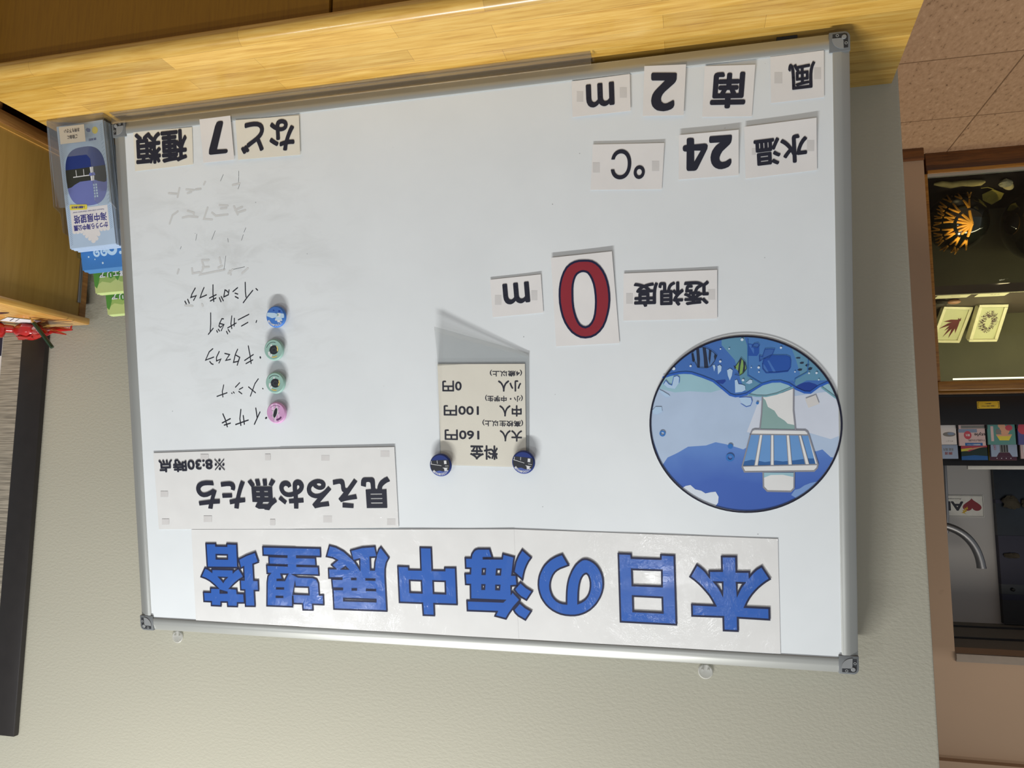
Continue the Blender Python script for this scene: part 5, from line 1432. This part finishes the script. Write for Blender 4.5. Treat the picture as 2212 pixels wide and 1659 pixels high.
t.part(MB().box(CX0, CX1 - 0.0006, CY0 + 0.0235, CY0 + 0.0275, -0.1132, -0.1100), 'shelf_edge', 'cream')
tp = t.part(MB().box(CX0, CX1 + 0.016, CY0 - 0.006, CY1, 0.2465, 0.288), 'top_board', 'casewood', bevel=0.008, seg=4)
t.part(MB().box(CX0, CX1 + 0.018, CY0 + 0.004, CY1, 0.2882, 0.3025), 'top_moulding', 'casewood', bevel=0.005, seg=4)
t.part(MB().box(CX0, CX1 - 0.001, CY0 + 0.010, CY0 + 0.014, -0.6115, 0.246), 'glass_pane', 'glass')
t.part(MB().tube([(-1.9, CY0 + 0.05, 0.234), (-0.822, CY0 + 0.05, 0.234)], 0.0035, 10), 'lamp_tube', 'tube', smooth=True)

# lower shelf: glass floats with a branching coral, driftwood, shells
t = Thing('glass_float', 'dark glass ball with a yellow branching coral inside the case', 'glass ball', (-0.945, 2.32, -0.612))
FC = Vector((-0.945, 2.32, -0.487))
FR = 0.1245
t.part(MB().blob(FC, FR, 40, 24), 'ball', 'floatglass', smooth=True)
random.seed(3)
br = MB()
toC = (Vector((0.227, -1.225, 0.617)) - FC).normalized()
ax_u = Vector((0, 0, 1)).cross(toC).normalized()     # picture-right seen upright
ax_v = toC.cross(ax_u)


def on_ball(a, b, k=1.012):
    """point of the ball's near side; a to the viewer's right, b up, both in ball radii"""
    r2 = min(a * a + b * b, 0.97)
    return FC + (ax_u * a + ax_v * b + toC * math.sqrt(1 - r2)) * FR * k


def grow(a, b, ang, ln, wd, depth):
    pts, rs = [], []
    for i in range(5):
        pts.append(on_ball(a, b))
        rs.append(wd * (1 - 0.09 * i))
        a += math.cos(ang) * ln / 4
        b += math.sin(ang) * ln / 4
        ang += random.uniform(-0.10, 0.10)
    br.tube(pts, rs, 7)
    if depth > 0 and a * a + b * b < 0.86:
        for s in (-1, 1):
            grow(a, b, ang + s * random.uniform(0.20, 0.34), ln * random.uniform(0.62, 0.82), wd * 0.72, depth - 1)


for ang in (-1.45, -1.0, -0.60, -0.25, 0.10, 0.45, 0.85, 1.25):
    grow(-0.42, 0.10, ang, 0.44, 0.0082, 2)
t.part(br, 'branching_coral', 'coral', smooth=True)
t = Thing('glass_float', 'larger dark glass ball at the picture edge of the case', 'glass ball', (-1.275, 2.31, -0.612))
t.part(MB().blob((-1.275, 2.31, -0.452), 0.160, 40, 24), 'ball', 'floatglass', smooth=True)
t.part(MB().blob((-1.19, 2.185, -0.50), (0.016, 0.012, 0.016), 12, 8), 'knot', 'weedpurple', smooth=True)
t = Thing('driftwood', 'pale bent driftwood stick lying at the front of the case floor', 'driftwood', (-0.90, 2.125, -0.612))
dpts = [(-0.802, 2.122, -0.600), (-0.83, 2.120, -0.598), (-0.87, 2.132, -0.594), (-0.91, 2.126, -0.596), (-0.95, 2.128, -0.594), (-0.985, 2.136, -0.596), (-1.0, 2.138, -0.600)]
t.part(MB().tube(dpts, [0.004, 0.012, 0.0135, 0.012, 0.0145, 0.012, 0.005], 14), 'stick', 'drift', smooth=True)
t = Thing('sea_shell', 'banded pointed shell on the case floor right behind the glass', 'shell', (-1.085, 2.14, -0.612))
sp = []
prf = [(0.0005, 0.0)] + [(0.003 + 0.0028 * k + (0.0012 if k % 2 else 0), 0.004 * k) for k in range(1, 8)] + [(0.012, 0.034)]
sh = MB().lathe(prf, (0, 0, 0), 20)
Fs = Matrix.Translation((-1.098, 2.14, -0.594)) @ Matrix.Rotation(math.radians(20), 4, 'Y') @ Matrix.Rotation(math.radians(-70), 4, 'X')
slab_in(Fs, sh)
t.part(sh, 'spire', 'shell', smooth=True)
t.part(MB().blob((-1.084, 2.152, -0.592), (0.024, 0.018, 0.0175), 9, 6, 0, 0.5, 5.0), 'body_whorl', 'shellgrey')
t = Thing('dry_leaf', 'curled olive dry leaf between the two glass balls', 'leaf', (-1.095, 2.32, -0.612))
lf = MB()
lvs = [(-1.075, 2.26, -0.606), (-1.045, 2.30, -0.600), (-1.062, 2.345, -0.590), (-1.105, 2.37, -0.575), (-1.135, 2.35, -0.590), (-1.13, 2.30, -0.598), (-1.095, 2.31, -0.606)]
lf.add(lvs + [(p[0], p[1], p[2] - 0.002) for p in lvs], [(0, 1, 6), (1, 2, 6), (2, 3, 6), (3, 4, 6), (4, 5, 6), (5, 0, 6), (8, 7, 13), (9, 8, 13), (10, 9, 13), (11, 10, 13), (12, 11, 13), (7, 12, 13)] + [(i, (i + 1) % 6, 7 + (i + 1) % 6, 7 + i)[::-1] for i in range(6)])
t.part(lf, 'blade', 'leaf', smooth=True)
t.part(MB().tube([(-1.075, 2.26, -0.608), (-1.045, 2.235, -0.609), (-1.02, 2.24, -0.609)], 0.002, 6), 'stalk', 'leaf', smooth=True)

# upper shelf: two white box frames with pressed seaweed, caption cards, shells
LEANF = math.radians(38)


def specimen(name, label, x, y, z, yaw, w, h, d, draw):
    F = Matrix.Translation((x, y, z)) @ Matrix.Rotation(yaw, 4, 'Z') @ Matrix(((1, 0, 0, 0), (0, math.sin(LEANF), -math.cos(LEANF), 0), (0, math.cos(LEANF), math.sin(LEANF), 0), (0, 0, 0, 1)))
    t = Thing(name, label, 'frame', (0, 0, 0), F)
    bw = 0.013
    fr = t.part(MB().box(0, w, 0, bw, -d, 0).box(0, w, h - bw, h, -d, 0).box(0, bw, bw, h - bw, -d, 0).box(w - bw, w, bw, h - bw, -d, 0), 'frame', 'cream', bevel=0.0012)
    mt = t.part(MB().box(bw, w - bw, bw, h - bw, -d, -0.006), 'mount', 'creampaper')
    m = MB()
    t.part(draw(m, w, h), 'pressed_seaweed', 'weedred' if 'red' in label else 'weedpurple')
    t.part(MB().box(bw, w - bw, bw, h - bw, -0.003, -0.0022), 'glass', 'glass')
    return t


def fronds(m, w, h):
    c = (w * 0.28, h * 0.38)
    for ang, ln in ((0.10, 0.070), (0.50, 0.092), (0.80, 0.075), (1.05, 0.098), (1.35, 0.092), (1.62, 0.065)):
        tip = (c[0] + ln * math.cos(ang), c[1] + ln * math.sin(ang))
        d = Vector((-(tip[1] - c[1]), tip[0] - c[0])).normalized() * 0.0068
        mid = ((c[0] + tip[0]) / 2 + 0.004, (c[1] + tip[1]) / 2)
        m.poly([[(c[0] - d.x * .5, c[1] - d.y * .5), (mid[0] - d.x, mid[1] - d.y), tip, (mid[0] + d.x, mid[1] + d.y), (c[0] + d.x * .5, c[1] + d.y * .5)]], -0.0055 + 0.0001 * ang)
    m.poly([[(c[0] - 0.007, c[1] + 0.003), (c[0] - 0.004, c[1] - 0.014), (c[0], c[1] - 0.006), (c[0] + 0.009, c[1] - 0.012), (c[0] + 0.006, c[1] + 0.006)]], -0.0052)
    return m


def tuft(m, w, h):
    random.seed(11)
    for i in range(330):
        a = random.uniform(0, 2 * PI)
        r = random.uniform(0.35, 1.0)
        cx, cy = w * 0.5 + w * 0.27 * r * math.cos(a), h * 0.47 + h * 0.27 * r * math.sin(a)
        if math.hypot((cx - w * 0.5) / w, (cy - h * 0.52) / h) < 0.08:
            continue
        b = a + random.uniform(-1, 1)
        l_ = random.uniform(0.005, 0.012)
        m.ribbon([(cx, cy), (cx + l_ * math.cos(b), cy + l_ * math.sin(b))], 0.0010, -0.0055 + 0.000002 * i, caps=False)
    return m


SH = -0.1100
specimen('box_frame', 'white box frame of red pressed seaweed, nearer the corner post', -0.995, 2.345, SH + 0.001, math.radians(-16), 0.130, 0.178, 0.022, fronds)
specimen('box_frame', 'white box frame of feathery purple seaweed, in the middle of the shelf', -1.123, 2.318, SH + 0.001, math.radians(-8), 0.118, 0.182, 0.034, tuft)
for x0, x1, y0, y1, lb in ((-0.905, -0.782, 2.095, 2.150, 'white caption card lying before the red seaweed frame'), (-1.045, -0.932, 2.095, 2.150, 'white caption card lying before the purple seaweed frame')):
    t = Thing('caption_card', lb, 'card', ((x0 + x1) / 2, y0, -0.1135))
    t.part(MB().box(x0, x1, y0, y1, -0.1133, -0.1115), 'card', 'creampaper')
    lt = MB()
    put_text(lt, 'カジメ' if x0 > -0.92 else 'マクサ', (x0 + x1) / 2 - 0.01, y0 + 0.020, 0.036, 0.010, 0, -0.1112, 0, 0.02)
    t.part(lt, 'lettering', 'print')
t = Thing('sea_shell', 'pink-brown oval shell before the red seaweed frame', 'shell', (-0.868, 2.185, -0.1135))
t.part(MB().blob((-0.868, 2.185, -0.1035), (0.026, 0.016, 0.0105), 20, 12, 0, 0.08, 2), 'shell', 'shellpink', smooth=True)
t = Thing('sea_shell', 'dark clustered shell beside the corner post on the shelf', 'shell', (-0.812, 2.185, -0.1135))
t.part(MB().blob((-0.816, 2.185, -0.1010), (0.028, 0.018, 0.0130), 14, 9, 0, 0.5, 8), 'shell', 'rock', smooth=True)

# ================================================================== leaflet rack on the case
t = Thing('brochure_rack', 'black plastic brochure rack standing on the display case', 'brochure rack', (-1.3, 2.15, 0.3025))
RX0, RX1 = -2.0, -0.7395
t.part(MB().box(RX0, RX1, 2.062, 2.25, 0.3030, 0.312), 'base', 'black')
t.part(MB().box(RX0, RX1, 2.235, 2.25, 0.312, 0.583), 'back', 'black')
t.part(MB().box(RX0, RX1, 2.062, 2.066, 0.312, 0.424), 'front', 'black', bevel=0.001)
t.part(MB().box(RX0, RX1, 2.148, 2.151, 0.312, 0.500), 'middle_wall', 'black')
for x in (-0.8135, -0.9165, -1.0235, -1.1315, -1.2395):
    t.part(MB().box(x - 0.0028, x + 0.0028, 2.0665, 2.2345, 0.312, 0.44), 'divider', 'black')
lb_ = t.part(MB().box(-0.966, -0.886, 2.0605, 2.0619, 0.331, 0.3600), 'yellow_label', 'yellow', bevel=0.0004)
lt = MB()
put_text(lt, 'ご自由にお取り下さい', 0, 0.0045, 0.050, 0.0055, 0, 0, 0, 0.02)
put_text(lt, '(無料)', 0, -0.0055, 0.022, 0.0055, 0, 0, 0, 0.02)
lt.ribbon([(-0.033, 0.0105), (-0.0365, 0.0105), (-0.0365, -0.0105), (-0.033, -0.0105)], 0.0012)
lt.ribbon([(0.033, 0.0105), (0.0365, 0.0105), (0.0365, -0.0105), (0.033, -0.0105)], 0.0012)
for i, p in enumerate(lt.v):
    lt.v[i] = Vector((p.x - 0.926, 2.0602 - p.z, p.y + 0.3455))
t.part(lt, 'label_lettering', 'print', lb_)
t.part(MB().box(-1.9, -0.895, 2.236, 2.249, 0.5832, 0.5985), 'top_bar', 'white', bevel=0.002)


def brochure(x0, x1, y, z0, z1, label, layers, edge='l_edge', group=None):
    t = Thing('brochure', label, 'brochure', ((x0 + x1) / 2, y, z0), group=group)
    t.part(MB().box(x0, x1, y, y + 0.010, z0, z1), 'pages', art(edge))
    m = MB()
    mats = []
    w, h = x1 - x0, z1 - z0
    for i, (key, pts) in enumerate(layers):
        if art(key) not in mats:
            mats.append(art(key))
        if isinstance(pts, tuple) and isinstance(pts[0], str):
            s, cx, cy, tw, th = pts
            put_text(m, s, cx * w, cy * h, tw * w, th * h, 0, 0.0002 + 0.00006 * i, mats.index(art(key)), 0.02)
        else:
            m.poly([[(a * w, b * h) for a, b in pts]], 0.0002 + 0.00006 * i, mats.index(art(key)))
    for i, p in enumerate(m.v):
        m.v[i] = Vector((x0 + p.x, y - p.z, z0 + p.y))
    t.part(m, 'cover', mats)
    return t


FULL = [(0, 0), (1, 0), (1, 1), (0, 1)]


def rect(a, b, c, d):
    return [(a, b), (c, b), (c, d), (a, d)]


def ell(cx, cy, rx, ry, n=18):
    return [(cx + rx * math.cos(2 * PI * i / n), cy + ry * math.sin(2 * PI * i / n)) for i in range(n)]


ZB = 0.3125
H1_ = 0.5035 - ZB
f = lambda z: (z - ZB) / H1_      # height fraction of the front row
brochure(-0.8095, -0.745, 2.075, ZB, 0.5010, 'pale grey brochure next to the tan wall, front row', [('l_white', FULL), ('greyb', ell(0.4, f(0.462), 0.36, 0.05)), ('l_hatch', ell(0.3, f(0.46), 0.2, 0.03)), ('greyb', ('メニュー', 0.4, f(0.49), 0.4, 0.03))], 'l_white')
brochure(-0.9125, -0.8180, 2.075, ZB, 0.5060, 'white style brochure with a red dot and blue bar, front row', [('ppink', FULL), ('greyb', rect(0, f(.424), 0.9, f(.436))), ('l_hatch', rect(0.3, f(.438), 1, f(.452))), ('rose', ell(0.66, f(.462), 0.145, 0.085)), ('b_white', ('観光', 0.66, f(.462), 0.16, 0.05)), ('b_dark', ('style', 0.20, f(.459), 0.42, 0.085)), ('b_dark', ('7.1(日)-7.31(日)', 0.34, f(.482), 0.62, 0.045)), ('sblue', rect(0.12, f(.4925), 0.78, 1.0)), ('b_white', ('房総勝浦のイベント', 0.45, f(.4995), 0.5, 0.03))], 'ppink')
brochure(-1.0185, -0.9210, 2.075, ZB, 0.5020, 'teal brochure with a salmon fruit basket picture, front row', [('teal', FULL), ('ppink', rect(0.78, f(.43), 0.88, f(.49))), ('salmon', ell(0.38, f(.447), 0.18, 0.10)), ('salmon', ell(0.48, f(.428), 0.13, 0.06)), ('rose', ell(0.22, f(.437), 0.13, 0.06)), ('greyb', ell(0.60, f(.452), 0.10, 0.06)), ('l_yel', [(0.12, f(.463)), (0.70, f(.463)), (0.58, f(.487)), (0.24, f(.487))]), ('salmon', rect(0.14, f(.463), 0.68, f(.470)))], 'teal')
brochure(-1.1270, -1.0275, 2.075, ZB, 0.5030, 'purple-blue brochure with a red blot at the picture edge, front row', [('purple', FULL), ('rose', ell(0.8, f(.44), 0.2, 0.12)), ('ppink', ell(0.55, f(.455), 0.15, 0.06))], 'purple')
ZR = 0.3125
brochure(-0.838, -0.775, 2.160, ZR, 0.5560, 'pale blue brochure with grey lettering, rear row by the tan wall', [('pblue', FULL), ('greyb', ('房総 案内', 0.55, 0.845, 0.6, 0.05)), ('brick', ('勝浦', 0.55, 0.91, 0.45, 0.05))], 'pblue')
brochure(-0.9455, -0.8500, 2.160, ZR, 0.5615, 'dark green and blue brochure with a flame-red sweep, rear row', [('dkgreen', FULL), ('rose', [(0, 0.76), (1, 0.77), (1, 0.84), (0.7, 0.86), (0.3, 0.80), (0, 0.79)]), ('l_yel', [(0.55, 0.80), (1, 0.82), (1, 0.86), (0.75, 0.85)]), ('salmon', [(0.05, 0.775), (0.5, 0.80), (0.85, 0.84), (0.5, 0.825)]), ('sblue', [(0, 0.935), (0.5, 0.92), (1, 0.94), (1, 1), (0, 1)])], 'dkgreen')
brochure(-1.0530, -0.9590, 2.160, ZR, 0.5480, 'pale blue brochure with a grey tree stump picture, rear row', [('pblue', FULL), ('greyb', rect(0.34, 0.80, 0.66, 0.93)), ('b_dark', rect(0.36, 0.80, 0.40, 0.92)), ('b_dark', rect(0.46, 0.80, 0.50, 0.92)), ('b_dark', rect(0.56, 0.80, 0.60, 0.92)), ('rose', ('くらし', 0.85, 0.84, 0.10, 0.10)), ('maroon', [(0.3, 0.93), (0.7, 0.93), (0.8, 1.0), (0.2, 1.0)])], 'pblue')
brochure(-1.0550, -0.9570, 2.174, ZR, 0.5625, 'maroon brochure with four white dots behind the tree stump brochure', [('maroon', FULL)] + [('b_white', ell(0.22 + 0.17 * i, 0.966, 0.018, 0.008, 8)) for i in range(4)], 'l_yel')
brochure(-1.1650, -1.0650, 2.160, ZR, 0.5560, 'plain pinkish white brochure at the picture edge, rear row', [('ppink', FULL), ('l_white', rect(0.1, 0.7, 0.9, 0.9))], 'ppink')

# ================================================================== steel pipe, defibrillator sign and dark tank behind
t = Thing('steel_pipe', 'bent brushed steel pipe rising behind the brochure rack', 'pipe', (-0.883, 2.50, 0.3025))
vp = [(-0.8885, 2.50, 0.303), (-0.8885, 2.50, 0.60), (-0.8855, 2.50, 0.80), (-0.880, 2.50, 0.88)]
t.part(MB().tube(vp, 0.0068, 12), 'upright', 'chrome', smooth=True)
arcp = []
P0, P1, P2, P3 = Vector((-0.800, 2.50, 0.842)), Vector((-0.925, 2.50, 0.838)), Vector((-1.000, 2.50, 0.905)), Vector((-1.008, 2.50, 1.026))
for i in range(17):
    s = i / 16.0
    arcp.append(P0 * (1 - s) ** 3 + P1 * 3 * s * (1 - s) ** 2 + P2 * 3 * s * s * (1 - s) + P3 * s ** 3)
t.part(MB().tube(arcp, [0.0178] * 15 + [0.0184, 0.0184], 18), 'bent_arm', 'chrome', smooth=True)
t.part(MB().tube([P3 + Vector((0, 0, -0.004)), P3 + Vector((0, 0, 0.004))], 0.0192, 18), 'end_collar', 'chrome', smooth=True)
t = Thing('aed_sign', 'white AED sign with a red heart on the grey recess wall', 'sign', (-1.03, 2.7285, 0.77))
SX0, SX1, SZ0, SZ1 = -1.1100, -0.800, 0.7175, 0.8185
t.part(MB().box(SX0, SX1, 2.7255, 2.7295, SZ0, SZ1), 'plate', 'white')
m = MB()
m.ribbon([(SX0 + 0.003, SZ0 + 0.003), (SX1 - 0.003, SZ0 + 0.003), (SX1 - 0.003, SZ1 - 0.003), (SX0 + 0.003, SZ1 - 0.003), (SX0 + 0.003, SZ0 + 0.003)], 0.0016, 0.0002, 0, True)
put_text(m, 'AED', -0.953, 0.7690, 0.144, 0.044, 0, 0.0002, 0, 0.055)
put_text(m, 'Automated External Defibrillator', -0.919, 0.7355, 0.196, 0.0062, 0, 0.0002, 0, 0.01)
ht = []
for i in range(40):
    a = 2 * PI * i / 40
    ht.append((-1.0605 + 0.0024 * 16 * math.sin(a) ** 3 * 1.04, 0.7660 + 0.00205 * (13 * math.cos(a) - 5 * math.cos(2 * a) - 2 * math.cos(3 * a) - math.cos(4 * a))))
m.poly([ht], 0.0003, 1)
m.poly([[(-1.040, 0.770), (-1.034, 0.779), (-1.027, 0.777), (-1.029, 0.789), (-1.019, 0.787), (-1.022, 0.796), (-1.013, 0.800), (-1.027, 0.803), (-1.033, 0.806), (-1.027, 0.797), (-1.036, 0.795), (-1.035, 0.783), (-1.043, 0.784)]], 0.0005, 2)
for i, p in enumerate(m.v):
    m.v[i] = Vector((p.x, 2.7254 - p.z, p.y))
t.part(m, 'printed_symbols', ['print', 'red', 'yellow'])
t = Thing('dark_tank', 'dark blue display tank beside the AED sign, behind the rack', 'tank', (-1.7, 2.6, 0.303))
TX0, TX1 = -2.6, -1.150
t.part(MB().box(TX0, TX1, 2.60, 2.7285, 0.15, 0.58), 'plinth', 'black')
for z0, z1, mt in ((0.58, 0.735, 'darksea'), (0.735, 0.752, 'navy'), (0.752, 0.90, 'darksea'), (0.90, 0.915, 'navy'), (0.915, 1.12, 'navy'), (1.12, 1.165, 'darksea'), (1.165, 1.19, 'navy'), (1.19, 1.297, 'capdark')):
    t.part(MB().box(TX0, TX1, 2.695 + (0.0 if mt == 'navy' else 0.003), 2.7285, z0 + 0.0002, z1), 'band', mt)
t.part(MB().blob((-1.21, 2.685, 0.748), (0.035, 0.008, 0.028), 10, 7, 0, 0.6, 4).blob((-1.275, 2.685, 0.752), (0.022, 0.008, 0.022), 10, 7, 0, 0.6, 9), 'rock', 'rock')
t.part(MB().blob((-1.20, 2.688, 0.99), (0.035, 0.006, 0.012), 10, 7, 0, 0.6, 2), 'rock', 'rock')
t.part(MB().blob((-1.195, 2.690, 1.143), (0.008, 0.004, 0.008), 10, 7), 'bolt', 'black')
